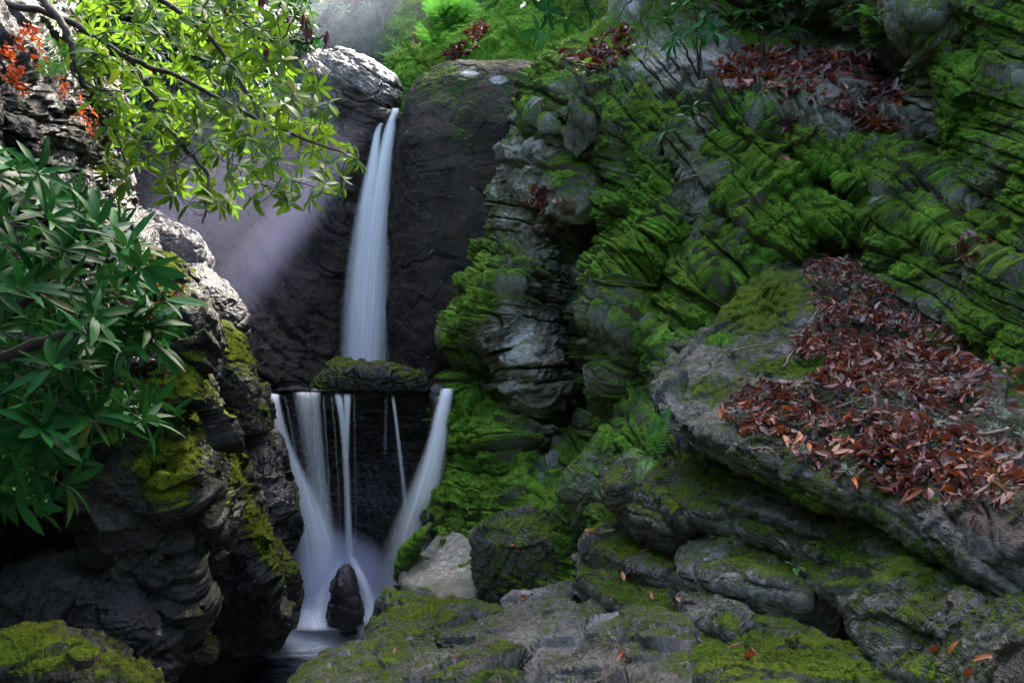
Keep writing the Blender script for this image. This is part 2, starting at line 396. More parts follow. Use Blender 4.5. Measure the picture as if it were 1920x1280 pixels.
for (x, y, rx, ry, a, *ro) in pits:
    c_, s1 = math.cos(R(ro[0] if ro else 0)), math.sin(R(ro[0] if ro else 0)); dx, dy = px-x, py-y
    wob = 10*vn(np.stack([px/40, py/40, 0*px+a*9], -1), 5)
    dx, dy = dx*c_+dy*s1, -dx*s1+dy*c_+wob*min(1, ry/20)
    dep = dep+a*np.exp(-((dx/rx)**2+(dy/ry)**2)**1.3)
px, py, dep = curl(px, py, dep, 60, 25, 1.6, top=40, tpx=20, tm=1.5)
xs = np.linspace(600, 2300, 600); th = np.interp(xs, [600, 960, 1020, 1100, 1180, 1280, 1450, 1600, 1800, 2200], [3, 5, 8, 28, 46, 50, 44, 38, 31, 24])
G = np.r_[0, np.cumsum(np.tan(np.radians(th))[:-1]*np.diff(xs))]
s_ = py-np.interp(px, xs, G); t_ = px*1.15
V = P(px, py, dep)
N = gnorm(V); flipc = bool(((CAM-V)*N).sum() < 0)
SIGN = -1.0
# periods are in photo-scaled units: 1 unit = 1/1000 of depth-free layer count
s_w = s_/36.0*0.16*-1; t_w = t_/36.0*0.16
moss_patches = [(1380,250,60,60,.5),(1500,300,110,90,.45),(1230,450,90,150,.4,-15),(1560,380,110,80,.5),(1800,120,150,90,.4),(1850,220,90,90,.5),(900,830,60,150,.9),(1000,1000,60,90,.5),(1500,440,90,50,.5),(1720,480,90,60,.4),(1900,650,60,100,.5),(890,560,50,70,.4),(1120,850,80,60,.3),(1200,760,60,50,.5),
  (1450,130,200,50,-.8),(1650,210,110,45,-.8),(1040,680,50,180,-.6),(960,640,30,100,-.5),(1310,330,40,160,-.3),(1025,400,50,50,-.8),(990,330,40,120,-.2)]
vivid_patches = [(1545,330,50,45,.9),(1590,430,70,40,.9),(1490,370,50,60,.7),(1520,200,45,20,.9),(1250,430,60,110,.5,-15),(1830,150,90,30,.75,30),(1680,40,70,30,.8,20),(1880,280,60,60,.55),(900,780,40,70,.8),(880,900,40,80,.8),(950,900,50,60,.5),(1910,800,25,40,1.0),(1350,640,30,16,.9),(1640,480,60,30,.8,35),(1230,700,30,40,.6),(1010,960,50,60,.4),(1450,180,40,30,.5)]
pale_patches = [(1110,640,20,110,.3),(975,640,22,100,.5),(1190,380,40,50,.3),(1255,380,25,25,.6),(860,740,18,60,.5),(1060,110,90,40,.4),(1180,20,90,50,.5),(1310,320,40,120,.35),(1420,220,40,30,.5),(1600,270,30,25,.5),(1800,205,40,20,.6),(1000,760,50,30,.4),(1180,620,40,50,.25),(880,1000,60,40,.5),(1700,510,60,20,.5),(1760,460,60,15,.4,40)]
def cliff_attrs(): pass
N = -N if flipc else N
D, S, prof = rocky(V, N, s_w, t_w, 1, 11, amp=0.23, per=0.15, Lb=0.8, lump=0.08, fine=0.011, fac=.5, warp=.22, cv=1.15)
calm = 1-0.93*np.exp(-(((px-1180)/170)**2+((py-40)/110)**2)**2)-0.8*np.exp(-(((px-1500)/200)**2+((py-120)/65)**2)**2)-0.5*np.exp(-(((px-1000)/50)**2+((py-590)/60)**2))
V2 = V+N*(D*np.clip(dep/6.5, .75, 1.25)*calm)[..., None]
N2 = gnorm(V2); N2 = -N2 if flipc else N2
vv = np.clip(patches(px, py, vivid_patches)*(0.75+0.9*fbm(V*3, 3, 41)), 0, 1)
ms = 0.34+0.20*prof+0.65*(N2[..., 2]-0.1)+1.25*fbm(V*1.9, 5, 42, .6)+patches(px, py, moss_patches)*0.8+0.4*vv
for (x, y, rx, ry, a, *ro) in moss_patches:
    if a < 0: ms = ms+a*np.exp(-(((px-x)/rx)**2+((py-y)/ry)**2))
V2 = V2+N2*(np.clip(ms, 0, 1)*0.013*(0.5+fbm(V*21, 3, 43)*1.8))[..., None]
pl = patches(px, py, pale_patches)+0.08+0.45*fbm(V*2.1, 4, 44)
nu, nv = px.shape; Q = grid_faces(nu, nv)
if flipc: Q = Q[:, ::-1]
me = mesh_np('cliff', V2.reshape(-1, 3), Q, dict(moss=ms*0.5+0.25, pale=pl, vivid=vv, strat=S*0.37, wet=ss(700, 760, py)*ss(960, 900, px), soil=np.clip(np.exp(-(((px-1500)/210)**2+((py-130)/70)**2)**2)*(.7+fbm(V*3, 3, 46)), 0, 1)))
cliff = tag(put('cliff', me, M_CLIFF), 'tall mossy cliff of thin tilted rock beds on the right', kind='structure')
ROCKS.append((cliff, V2, N2, ms, vv))
# --- back wall, left of the upper fall
px, py = coons([(60,150),(300,130),(520,120),(690,190),(760,230)], [(60,150),(60,800)], [(760,230),(760,820)], [(60,800),(760,820)], 420, 420)
dep = rbf([(60,150,11.5),(300,140,12.3),(520,120,13.2),(690,200,12.3),(760,230,12.1),(300,300,11.3),(450,260,12.2),(600,300,12.5),(680,300,12.2),(740,300,12.0),(220,420,10.6),(400,400,11.5),(550,430,12.2),(640,500,12.4),(740,500,12.2),
  (350,560,10.6),(480,560,11.4),(560,560,11.9),(640,640,12.2),(470,660,10.7),(560,700,11.3),(740,700,12.2),(60,800,9),(300,800,9.6),(500,800,10.6),(760,820,12)])(px, py)
V = P(px, py, dep); N = gnorm(V); fl = bool(((CAM-V)*N).sum() < 0)
nb = np.array([-0.35, -0.35, 0.87])
xs2 = np.linspace(0, 1200, 300); th2 = np.interp(xs2, [0, 450, 600, 700, 1200], [35, 40, 38, 15, 8]); G2 = np.r_[0, np.cumsum(np.tan(np.radians(th2))[:-1]*np.diff(xs2))]
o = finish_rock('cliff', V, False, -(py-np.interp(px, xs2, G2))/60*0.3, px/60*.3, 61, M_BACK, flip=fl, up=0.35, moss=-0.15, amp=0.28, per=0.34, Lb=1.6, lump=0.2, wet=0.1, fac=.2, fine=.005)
tag(o, 'dark wet back wall left of the upper waterfall', kind='structure')
# --- big block right of the upper fall
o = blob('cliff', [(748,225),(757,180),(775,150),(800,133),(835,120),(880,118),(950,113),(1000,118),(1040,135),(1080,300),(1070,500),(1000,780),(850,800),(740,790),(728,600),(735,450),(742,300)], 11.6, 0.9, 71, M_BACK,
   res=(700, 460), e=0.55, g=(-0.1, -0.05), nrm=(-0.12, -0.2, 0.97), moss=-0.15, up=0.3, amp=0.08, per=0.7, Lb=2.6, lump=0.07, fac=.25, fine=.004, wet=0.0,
   mp=[(880,180,120,60,.45),(900,250,90,50,.35),(800,130,80,20,.4),(780,200,40,60,.25)], pp=[(935,150,22,10,.9),(880,138,25,8,.8),(925,285,60,8,.25),(870,405,60,8,.35)])
tag(o, 'dark flat-faced rock wall right of the upper waterfall', kind='structure')
# --- lower ledge the water spills over
px, py = coons([(480,738),(530,742),(585,735),(640,742),(700,734),(760,742),(820,736),(880,730)], [(480,738),(480,1260)], [(880,730),(880,1260)], [(480,1260),(880,1260)], 420, 420)
dep = rbf([(480,738,9.0),(600,738,9.15),(700,738,9.2),(800,738,9.15),(880,730,9.0),(500,850,9.2),(600,850,9.5),(700,850,9.6),(790,850,9.45),(870,850,9.0),(540,1000,9.2),(620,1000,9.6),(700,1000,9.6),(780,1000,9.2),(860,1000,8.8),(500,1260,9.3),(700,1260,9.4),(880,1260,9)])(px, py)
V = P(px, py, dep)
# flat top running back to the plunge pool
q = np.linspace(1, 0, 120, endpoint=False)[None, :, None]
Vt = V[:, :1]+q*np.array([0, 3.6, 0.0])+np.array([0, 0, 0.04])*q**.5
V = np.concatenate([Vt, V], 1)
N = gnorm(V); fl = bool(((np.array([-1.5, 6, 6])-V)*N).sum() < 0)
o = finish_rock('ledge', V, False, V@np.array([0.1, -0.1, 0.99]), V[..., 0], 81, M_WET, flip=fl, up=0.1, moss=-0.3, amp=0.05, per=0.45, Lb=1.8, lump=0.07, wet=0.7)
tag(o, 'dark undercut rock ledge behind the lower waterfall', kind='structure')
LEDGE_Z = float(P(700, 738, 9.15)[2])
# --- left wall near the camera, hollow below
px, py = coons([(-620,-60),(60,-20),(150,60)], [(-620,-60),(-620,1400)], [(150,60),(190,180),(215,330),(232,400),(300,500),(330,560),(300,700),(260,850),(230,1000),(190,1200),(170,1400)], [(-620,1400),(170,1400)], 620, 760)
dep = rbf([(-620,-60,4.0),(60,-20,5.6),(150,60,6.4),(190,180,6.6),(215,330,7.0),(232,400,7.0),(300,500,6.6),(330,560,6.4),(300,700,5.8),(60,120,4.9),(100,250,5.2),(60,350,4.7),(150,420,5.4),(120,520,5.0),(220,600,5.3),(0,500,4.2),(0,150,4.3),(0,650,4.2),
   (200,720,5.2),(100,760,4.8),(0,800,4.6),(260,850,5.6),(200,850,5.5),(100,900,6.2),(0,930,6.2),(230,960,6.0),(100,1000,6.8),(0,1020,6.6),(120,1100,6.4),(0,1120,6.0),(190,1200,6.2),(170,1400,6.2),(-620,1400,4.5),(-620,600,3.4),(-620,200,3.6),(0,1300,5.6)])(px, py)
px, py, dep = curl(px[::-1], py[::-1], dep[::-1], 40, -15, 1.3, top=30, tpx=15, tm=1.0)
V = P(px, py, dep); N = gnorm(V); fl = bool(((CAM-V)*N).sum() < 0)
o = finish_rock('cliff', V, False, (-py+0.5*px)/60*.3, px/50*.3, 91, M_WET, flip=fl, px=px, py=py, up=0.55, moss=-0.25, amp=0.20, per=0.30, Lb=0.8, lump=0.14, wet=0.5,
   mp=[(150,250,30,120,.6),(200,750,60,90,.6),(290,500,60,50,.4)], vp=[(215,800,30,50,.9)], pp=[(85,300,25,90,.5),(60,150,40,50,.3),(130,300,30,60,.3)])
tag(o, 'dark left wall with a black hollow at its foot', kind='structure')
# --- mossy bank and terrain behind the top
px, py = coons([(745,-120),(1400,-160)], [(745,-120),(722,60),(722,130),(735,175),(752,215),(740,300)], [(1400,-160),(1400,300)], [(740,300),(1400,300)], 520, 380)
dep = rbf([(745,-120,17),(1400,-160,16),(722,60,15.5),(722,130,14.8),(735,175,13.8),(752,215,13),(740,300,13),(850,40,15.2),(800,130,13.3),(850,110,13.2),(950,100,13.0),(1000,50,13.2),(1000,110,12.6),(1150,80,11.5),(1400,60,10.5),(1400,300,10.5),(1100,-60,13),(900,300,12.6)])(px, py)
px, py, dep = curl(px, py, dep, 30, 20, 2.5)
V = P(px, py, dep); N = gnorm(V); fl = bool(((CAM-V)*N).sum() < 0)
o = finish_rock('bank', V, False, V@np.array([0.5, -0.3, 0.8]), V[..., 0], 101, M_CLIFF, flip=fl, up=0.35, moss=0.6, amp=0.22, per=0.6, Lb=1.8, lump=0.25,
   mp=[(800,80,60,100,.3)], vp=[(760,170,60,80,.8),(980,60,100,100,.8),(880,90,80,60,.6)], pp=[(745,80,10,50,.8),(925,65,35,22,.95,-30),(790,20,20,50,.5)])
tag(o, 'bright mossy bank of rock above the dark wall', kind='structure')
BANK = (V, N if not fl else -N)
# --- terrain sheet
xs = np.linspace(-60, 60, 300); ys = np.linspace(-30, 90, 300)
X, Y = np.meshgrid(xs, ys, indexing='ij')
left_r = ss(5.2, 15, -X)*9+np.maximum(0, -X-12)*0.35
right_r = ss(3.6, 9, X)*9+np.maximum(0, X-8)*0.35
back = ss(13.2, 14.8, Y)*7.4+np.clip(Y-15, 0, 11)*1.1+np.maximum(0, Y-26)*.3
Z = -0.9+np.maximum(left_r, right_r)*ss(-14, 2, Y)+back+np.maximum(0, -Y-14)*0.1
pt = np.stack([X, Y, Z], -1)
Z = Z+0.5*fbm(pt*0.25, 4, 7)*ss(0, 2, Z+0.9)
V = np.stack([X, Y, Z], -1)
s = NT('forest_soil'); s.set(s.b.inputs['Base Color'], s.ramp(s.noise(1.3, 8, 0.7), [(0.35, (0.018, 0.014, 0.010)), (0.5, (0.045, 0.04, 0.02)), (0.65, (0.03, 0.06, 0.012))])); s.b.inputs['Roughness'].default_value = 0.95
s.set(s.b.inputs['Normal'], s.bump(s.noise(9, 6, 0.7), 0.8, 0.1))
tag(put('ground', mesh_np('ground', V.reshape(-1, 3), grid_faces(300, 300)), s.m), 'forest floor of the gorge', kind='structure')
# --- water
s = NT('pool_water'); b = s.b; b.inputs['Base Color'].default_value = (0.006, 0.008, 0.010, 1); b.inputs['Roughness'].default_value = 0.12
b.inputs['Specular IOR Level'].default_value = 0.7
mp_ = s.n('ShaderNodeMapping'); s.set(mp_.inputs['Vector'], s.pos()); mp_.inputs['Scale'].default_value = (1.2, 4.0, 1)
s.set(b.inputs['Normal'], s.bump(s.noise(1.6, 5, 0.6, vec=mp_.outputs[0], dist=0.6), 0.35, 0.05))
# foam drifting near the foot of the fall
fo = s.attr('foam'); fn = s.noise(3.0, 5, 0.7, vec=mp_.outputs[0], dist=0.8)
s.set(b.inputs['Base Color'], s.mix(s.ramp(s.math('MULTIPLY_ADD', fn, 0.8, s.math('SUBTRACT', fo, 0.55)), [(0.2, (0, 0, 0)), (0.75, (1, 1, 1))]), (0.006, 0.008, 0.012), (0.75, 0.78, 0.85)))
M_POOL = s.m
xs = np.linspace(-9, 4, 260); ys = np.linspace(-12, 9.6, 300); X, Y = np.meshgrid(xs, ys, indexing='ij')
V = np.stack([X, Y, 0.01*fbm(np.stack([X*2, Y*2, 0*X], -1), 3, 5)], -1)
fx = float(P(610, 1165, 9.0)[0])
foam = np.clip(1.15-np.sqrt(((X-fx)/1.0)**2+((Y-9.0)/1.0)**2)*0.8, 0, 1)
tag(put('water', mesh_np('water', V.reshape(-1, 3), grid_faces(260, 300), dict(foam=foam)), M_POOL), 'dark pool at the foot of the falls', kind='structure')
xs = np.linspace(-4.2, 0.2, 120); ys = np.linspace(9.05, 12.7, 120); X, Y = np.meshgrid(xs, ys, indexing='ij')
V = np.stack([X, Y, LEDGE_Z+0.035+0.006*fbm(np.stack([X*2, Y*2, 0*X], -1), 3, 5)], -1)
tag(put('water', mesh_np('water', V.reshape(-1, 3), grid_faces(120, 120), dict(foam=0*X)), M_POOL), 'thin water standing on the ledge between the two falls', kind='structure')
BED = [(1500,520),(1580,440),(1640,480),(1700,560),(1850,630),(2000,720),(2100,1100),(1920,1035),(1700,945),(1540,890),(1400,830),(1350,780),(1400,725),(1520,730),(1560,690),(1480,660),(1530,600)]
# ================================================================== ROCKS that can be told apart
def rock(fn, name, label, cat, group, *a, **k):
    return tag(fn(name, *a, **k), label, cat, group)
G1 = 'boulders of the left bank'; G2_ = 'stepped slabs of the right bank'; G3 = 'rocks of the low platform'
rock(blob, 'boulder', 'sunlit grey boulder with pale fibrous crust left of the upper lip', 'boulder', None,
  [(515,150),(535,118),(580,106),(640,100),(680,108),(710,130),(740,152),(747,185),(738,206),(715,215),(700,232),(680,262),(640,280),(560,290),(480,300),(420,280),(430,200)], 13.0, 0.8, 111, M_SLAB, res=(420,260), up=0.2, moss=-0.2, amp=0.12, per=0.3, pp=[(690,160,60,50,.3)], nrm=(0.5,-0.2,0.8), mp=[(620,150,60,20,.4)])
rock(blob, 'boulder', 'low mossy cap boulder sitting on the ledge between the falls', 'boulder', None,
  [(588,738),(592,722),(606,706),(630,694),(665,690),(700,688),(715,686),(735,690),(770,698),(795,706),(803,722),(806,742),(700,752),(600,748)], 9.5, 0.36, 112, M_WET, res=(360,220), up=0.8, moss=0.05, amp=0.07, per=0.16, Lb=0.5, lump=0.08, fac=.8, e=.6)
rock(blob, 'boulder', 'small round wet stone wedged beside the right-hand lower fall', 'boulder', None,
  [(806,745),(808,728),(818,720),(830,724),(838,745),(834,800),(815,800)], 9.05, 0.16, 113, M_WET, res=(160,100), up=0.2, moss=-0.3, amp=0.02, per=0.1, lump=0.02, fine=.005)
rock(blob, 'boulder', 'dark pointed stone standing in foam under the lower falls', 'boulder', None,
  [(612,1172),(618,1130),(626,1095),(638,1070),(648,1062),(658,1072),(670,1105),(682,1140),(688,1172),(650,1190)], 8.45, 0.25, 114, M_WET, res=(220,140), up=0.1, moss=-0.4, amp=0.03, fac=1.5, per=0.4, lump=0.02, fine=.006, wet=.6)
rock(blob, 'boulder', 'sunlit pale slabby rock highest on the left bank', 'boulder', G1,
  [(190,380),(240,388),(300,400),(345,425),(375,455),(388,490),(380,540),(340,560),(280,540),(210,500),(170,440)], 9.9, 0.6, 121, M_WET, res=(360,240), up=0.15, moss=-0.1, nrm=(0.3,-0.6,0.75), amp=0.12, per=0.14, pp=[(310,450,70,50,.35)])
rock(blob, 'boulder', 'pale rounded boulder in the light shaft on the left bank', 'boulder', G1,
  [(310,520),(350,500),(385,505),(420,530),(442,560),(455,600),(452,640),(430,680),(380,690),(320,640),(290,580)], 9.2, 0.55, 122, M_WET, res=(360,240), up=0.15, moss=-0.25, amp=0.09, per=0.13, pp=[(370,545,60,40,.45)])
rock(blob, 'boulder', 'moss-topped boulder with pale broken face above the left fall', 'boulder', G1,
  [(362,640),(385,615),(420,625),(455,655),(475,685),(490,730),(500,775),(508,830),(495,870),(440,880),(380,860),(345,760)], 8.6, 0.55, 123, M_WET, res=(420,280), up=0.85, moss=0.08, amp=0.066, fac=1.3, per=0.30, wet=0.2, mp=[(450,650,60,25,.7,40)], pp=[(395,690,35,28,.7)], nrm=(0.1,-0.3,0.95))
rock(blob, 'boulder', 'dark bulging boulder that touches the left-hand lower fall', 'boulder', G1,
  [(440,840),(480,810),(505,810),(522,860),(545,930),(548,980),(538,1010),(535,1060),(520,1100),(440,1080),(400,950)], 8.45, 0.5, 124, M_WET, res=(420,280), up=0.60, moss=-0.07, amp=0.061, fac=1.3, per=0.38, wet=0.3, nrm=(0.2,-0.5,0.85))
rock(blob, 'boulder', 'rock with a green mossy side at the foot of the left fall', 'boulder', G1,
  [(470,1020),(505,1010),(535,1030),(556,1070),(560,1120),(553,1170),(520,1200),(460,1190),(440,1090)], 8.0, 0.4, 125, M_WET, res=(300,200), up=0.60, moss=0.23, amp=0.044, fac=1.3, per=0.30)
rock(blob, 'boulder', 'tall dark boulder with a yellow-green mossy ridge, left of the pool', 'boulder', G1,
  [(345,760),(372,745),(395,790),(425,830),(460,890),(490,960),(512,1040),(530,1110),(545,1165),(520,1205),(450,1222),(380,1230),(330,1180),(310,1000),(320,850)], 7.3, 0.7, 126, M_WET, res=(560,360), up=0.75, moss=0.00, amp=0.088, fac=1.3, per=0.45, Lb=0.6, wet=0.2, mp=[(420,840,80,32,1.1,55),(490,1000,80,24,.9,65)], nrm=(0.4,-0.5,0.77))
rock(blob, 'boulder', 'long steep rock buttress with mossy seams behind the leafy shrub', 'boulder', G1,
  [(250,520),(300,500),(345,545),(383,610),(380,660),(360,690),(372,760),(392,850),(375,930),(395,1010),(370,1080),(352,1120),(385,1190),(365,1245),(300,1262),(235,1245),(200,1120),(180,950),(170,800),(150,650),(190,560)], 6.2, 0.8, 127, M_WET, res=(720,460), up=0.75, moss=0.03, amp=0.110, fac=1.3, per=0.42, Lb=0.6, wet=0.2, mp=[(310,560,25,90,.7,10),(310,880,60,80,1.0),(300,760,60,60,.5),(350,700,30,60,.7),(250,700,50,60,.6)], vp=[(225,800,40,50,.8)], pp=[(330,1000,20,120,.3),(280,1050,60,20,.4)], nrm=(0.45,-0.4,0.8))
rock(blob, 'boulder', 'dark angular rock low under the hollow on the left', 'boulder', G1,
  [(-40,1110),(60,1080),(150,1070),(250,1090),(300,1130),(330,1200),(300,1290),(150,1300),(-40,1300)], 5.6, 0.5, 128, M_WET, res=(360,240), up=0.2, moss=-0.25, amp=0.077, fac=1.3, per=0.30)
rock(blob, 'boulder', 'low round boulder under bright moss in the bottom left corner', 'boulder', G1,
  [(-120,1230),(0,1218),(80,1210),(170,1214),(225,1232),(262,1255),(300,1290),(330,1340),(150,1460),(-120,1460)], 4.3, 0.75, 129, M_WET, res=(460,300), up=0.6, moss=0.05, amp=0.06, fac=1.5, per=0.2, lump=0.16, fine=.010, vp=[(60,1230,160,30,.25)])
rock(blob, 'boulder', 'small mossy knob of rock under the overhanging leaves', 'boulder', G1,
  [(150,360),(185,362),(215,385),(232,405),(225,425),(180,440),(130,420)], 6.6, 0.3, 130, M_WET, res=(200,120), up=0.6, moss=0.2, amp=0.05, per=0.1, lump=0.03)

# right bank slabs (top outline px,py,depth)
rock(slab, 'rock_slab', 'broad pale terrace slab strewn with red-brown leaves', 'rock slab', G2_,
  [(1225,700,4.95),(1300,640,5.2),(1390,560,5.7),(1470,490,6.2),(1600,450,6.6),(1700,540,5.6),(1860,640,4.6),(1990,720,3.9),(2150,900,2.9),(2150,1120,2.0),(1920,1045,2.35),(1700,958,2.85),(1500,892,3.35),(1390,838,3.75),(1300,812,4.2),(1235,760,4.6)], 0.125, 201, M_SLAB, res=(1100,620), under=.3, soil=lambda x, y, v: ss(-.35, .15, fbm(v*2.5, 3, 9)+.35)*inpoly(x, y, BED),
  cen=(1560,760,4.05), up=0.3, moss=0.2, amp=0.065, per=0.06, Lb=0.7, lump=0.04, fine=.007, fac=.9, sag=0.04, rnd=0.03, mp=[(1420,560,90,60,.55),(1480,690,90,18,.6),(1330,730,60,25,.3),(1500,900,200,12,.3,22),(1500,935,130,26,.6,22),(1720,1030,120,24,.5,24),(1620,980,60,20,.5)], vp=[(1570,680,45,22,.8),(1348,636,25,12,.9)],
  pp=[(1290,700,60,40,.45),(1560,590,60,40,.3),(1350,760,60,40,.5),(1560,920,250,15,.5,20),(1820,1000,150,12,.5,20),(1800,750,90,60,.35)])
sl = [
 ('mossy slab nose under the fern', [(1120,860,5.4),(1180,830,5.3),(1260,850,4.9),(1300,900,4.5),(1320,960,4.2),(1250,975,4.15),(1180,950,4.4),(1130,900,4.9)], 0.42, 203, .1),
 ('square dark block stepped below the fern slab', [(1100,990,4.9),(1160,970,4.9),(1235,1010,4.5),(1285,1050,4.2),(1265,1075,4.05),(1190,1050,4.2),(1105,1010,4.6)], 0.22, 205, .2),
 ('lower mossy block left of the square block', [(1068,1020,4.9),(1110,1010,4.8),(1200,1070,4.3),(1280,1110,3.95),(1290,1150,3.7),(1180,1130,3.85),(1080,1070,4.4)], 0.25, 206, .2),
 ('big smooth-topped block in the middle of the steps', [(1268,1030,4.0),(1330,992,4.15),(1400,1000,3.95),(1500,1060,3.5),(1545,1110,3.15),(1500,1100,3.1),(1420,1075,3.3),(1340,1070,3.5),(1275,1060,3.8)], 0.26, 207, .05),
 ('narrow dark wedge below the big smooth-topped block', [(1275,1105,3.7),(1340,1110,3.5),(1400,1140,3.2),(1370,1165,3.05),(1290,1150,3.4)], 0.12, 208, .15),
 ('rounded mossy block at the bottom edge with a pale scar', [(1285,1170,3.4),(1340,1130,3.5),(1460,1150,3.2),(1560,1190,2.9),(1680,1280,2.5),(1700,1400,2.1),(1480,1400,2.0),(1340,1320,2.35),(1300,1240,2.8)], 0.35, 210, .2),
]
pal = {203: [(1255,900,18,30,.4)], 207: [(1340,1040,50,25,.6),(1400,1080,30,50,.3)], 210: [(1370,1190,20,40,.95)], 205: [(1240,1000,30,20,.3)]}
for lab, tp, T_, sd, mo in sl:
    rock(slab, 'rock_slab', lab, 'rock slab', G2_, [(a, b+12, c*1.02) for a, b, c in tp], T_, sd, M_SLAB, res=(620, 300), up=0.75, moss=mo-.02, wet=.4, amp=0.05, per=0.07, Lb=0.5, lump=0.03, fine=.007, fac=.8, rnd=0.02, pp=pal.get(sd, ()))
# long thin beds stepping down under the terrace
EX = [1180,1235,1290,1380,1500,1700,1920,2150]; EY = [770,800,832,856,905,972,1058,1150]; ED = [4.75,4.5,4.2,3.85,3.35,2.8,2.32,1.95]
def bedslab(lab, off, x0, x1, dd, T_, sd, w=.5, mo=.25):
    n = 12; x = np.linspace(x0, x1, n); wob = np.array([12*math.sin(k*1.7+sd)+7*math.sin(k*3.1+sd*2) for k in range(n)])
    f = P(x, np.interp(x, EX, EY)+off+wob*.6, np.interp(x, EX, ED)+dd+wob*.002)
    b = f+np.array([.30, .90, .31])*w
    f[0] += (b[0]-f[0])*.3; f[-1] += (b[-1]-f[-1])*.15
    return rock(slab, 'rock_slab', lab, 'rock slab', G2_, None, T_, sd, M_SLAB, res=(900, 200), pts3=np.r_[f, b[::-1]], up=.8, moss=mo-.12, wet=.4, amp=.035, per=.055, Lb=.4, lump=.02, fine=.006, fac=.9, rnd=.018, under=.5)
for a in [('thin recessed bed in the dark gap under the leafy terrace', 88, 1250, 2150, .10, .06, 221), ('mossy bed whose edge starts beside the fern', 128, 1255, 1640, -.02, .10, 222), ('mossy bed continuing right of the fern bed to the frame edge', 140, 1600, 2150, -.02, .09, 223),
  ('third mossy bed below the terrace, behind the big block', 190, 1480, 2150, -.13, .11, 224), ('fourth mossy bed below the terrace, ending right of the big block', 245, 1560, 2150, -.25, .10, 225), ('fifth mossy bed, lying above the bottom right corner', 300, 1600, 2150, -.37, .13, 226), ('lowest mossy bed in the bottom right corner', 365, 1640, 2150, -.48, .16, 227),
  ('short bed stepping out left of the big block', 150, 1120, 1300, -.1, .12, 228)]: bedslab(*a)
# low platform and the wet slab
rock(slab, 'rock_slab', 'smooth wet slab leaning by the pool, its sky sheen painted whitish', 'rock slab', G3,
  [(790,1025,7.5),(835,985,7.8),(862,1000,7.4),(900,1040,6.9),(910,1110,6.2),(850,1140,6.0),(790,1125,6.3),(748,1090,6.8),(745,1050,7.2)], 0.5, 301, M_CLIFF, res=(420,260), up=-0.2, moss=-0.2, amp=0.02, per=0.2, lump=0.05, fine=.006, wet=.6, under=.1, pp=[(840,1060,70,75,.4)])  # pale patch puts the sky sheen on wet rock into its colour
rock(blob, 'boulder', 'bright green mossy shoulder of rock left of the whitish slab', 'boulder', G3,
  [(740,1085),(743,1052),(758,1022),(790,990),(812,978),(802,1010),(778,1050),(758,1095)], 7.1, 0.2, 304, M_CLIFF, res=(240,160), up=.3, moss=.5, amp=.03, per=.15, lump=.06, vp=[(775,1030,40,50,.6)])
rock(blob, 'boulder', 'thinly bedded upright rock right of the whitish slab', 'boulder', G3,
  [(895,1005),(920,985),(960,970),(1010,960),(1045,1000),(1050,1080),(1040,1130),(980,1145),(930,1130),(910,1070)], 6.3, 0.45, 302, M_SLAB, res=(420,260), up=0.5, moss=0.4, amp=0.07, per=0.06, Lb=0.5, fac=.6, nrm=(0.88,-0.2,-0.35), pp=[(975,1010,40,12,.6)])
rock(blob, 'boulder', 'steep mossy shoulder rock between cliff and steps', 'boulder', G3,
  [(1030,960),(1050,900),(1090,850),(1130,800),(1165,830),(1140,900),(1130,980),(1080,1060),(1040,1110),(1015,1060)], 6.2, 0.4, 303, M_CLIFF, res=(360,260), up=0.4, moss=0.55, amp=0.10, per=0.2, mp=[(1060,1000,40,60,.3)])
pls = [
 ('mossy rounded slab at the edge of the pool', [(668,1205,5.0),(690,1150,5.5),(730,1110,5.9),(800,1105,6.0),(850,1135,5.7),(900,1145,5.5),(960,1160,5.2),(900,1185,4.9),(800,1200,4.8),(720,1215,4.8)], 0.35, 311, .22, [(720,1140,40,10,.4)]),
 ('flat grey and green slab in the middle of the platform', [(800,1190,4.9),(900,1150,5.3),(960,1110,5.6),(1060,1090,5.2),(1100,1120,4.8),(1180,1160,4.1),(1120,1200,3.8),(980,1220,3.9),(850,1225,4.1)], 0.3, 312, .02, [(1000,1110,60,15,.6),(980,1190,60,12,.5)]),
 ('mossy front slab along the bottom edge', [(540,1290,4.2),(592,1246,4.5),(665,1220,4.7),(760,1210,4.5),(900,1205,4.2),(990,1230,3.8),(1000,1330,3.1),(900,1500,2.6),(600,1500,2.8),(520,1400,3.4)], 0.6, 313, .05, [(800,1215,150,10,.5),(960,1200,60,12,.6)]),
 ('low brownish slab below the mossy block', [(960,1225,3.9),(1080,1180,4.0),(1200,1140,3.9),(1290,1160,3.5),(1310,1230,3.0),(1360,1330,2.5),(1350,1450,2.2),(1100,1450,2.4),(980,1350,2.9)], 0.4, 314, .05, [(1130,1180,60,30,.5),(1100,1240,60,20,.4)]),
]
for lab, tp, T_, sd, mo, pp_ in pls:
    rock(slab, 'rock_slab', lab, 'rock slab', G3, tp, T_, sd, M_SLAB, res=(560, 360), up=0.6, moss=mo+0.0, wet=.5, amp=0.055, per=0.10, Lb=0.6, lump=0.08, fine=.007, fac=1.0, cv=.2, rnd=0.04, sag=0.05, pp=pp_)
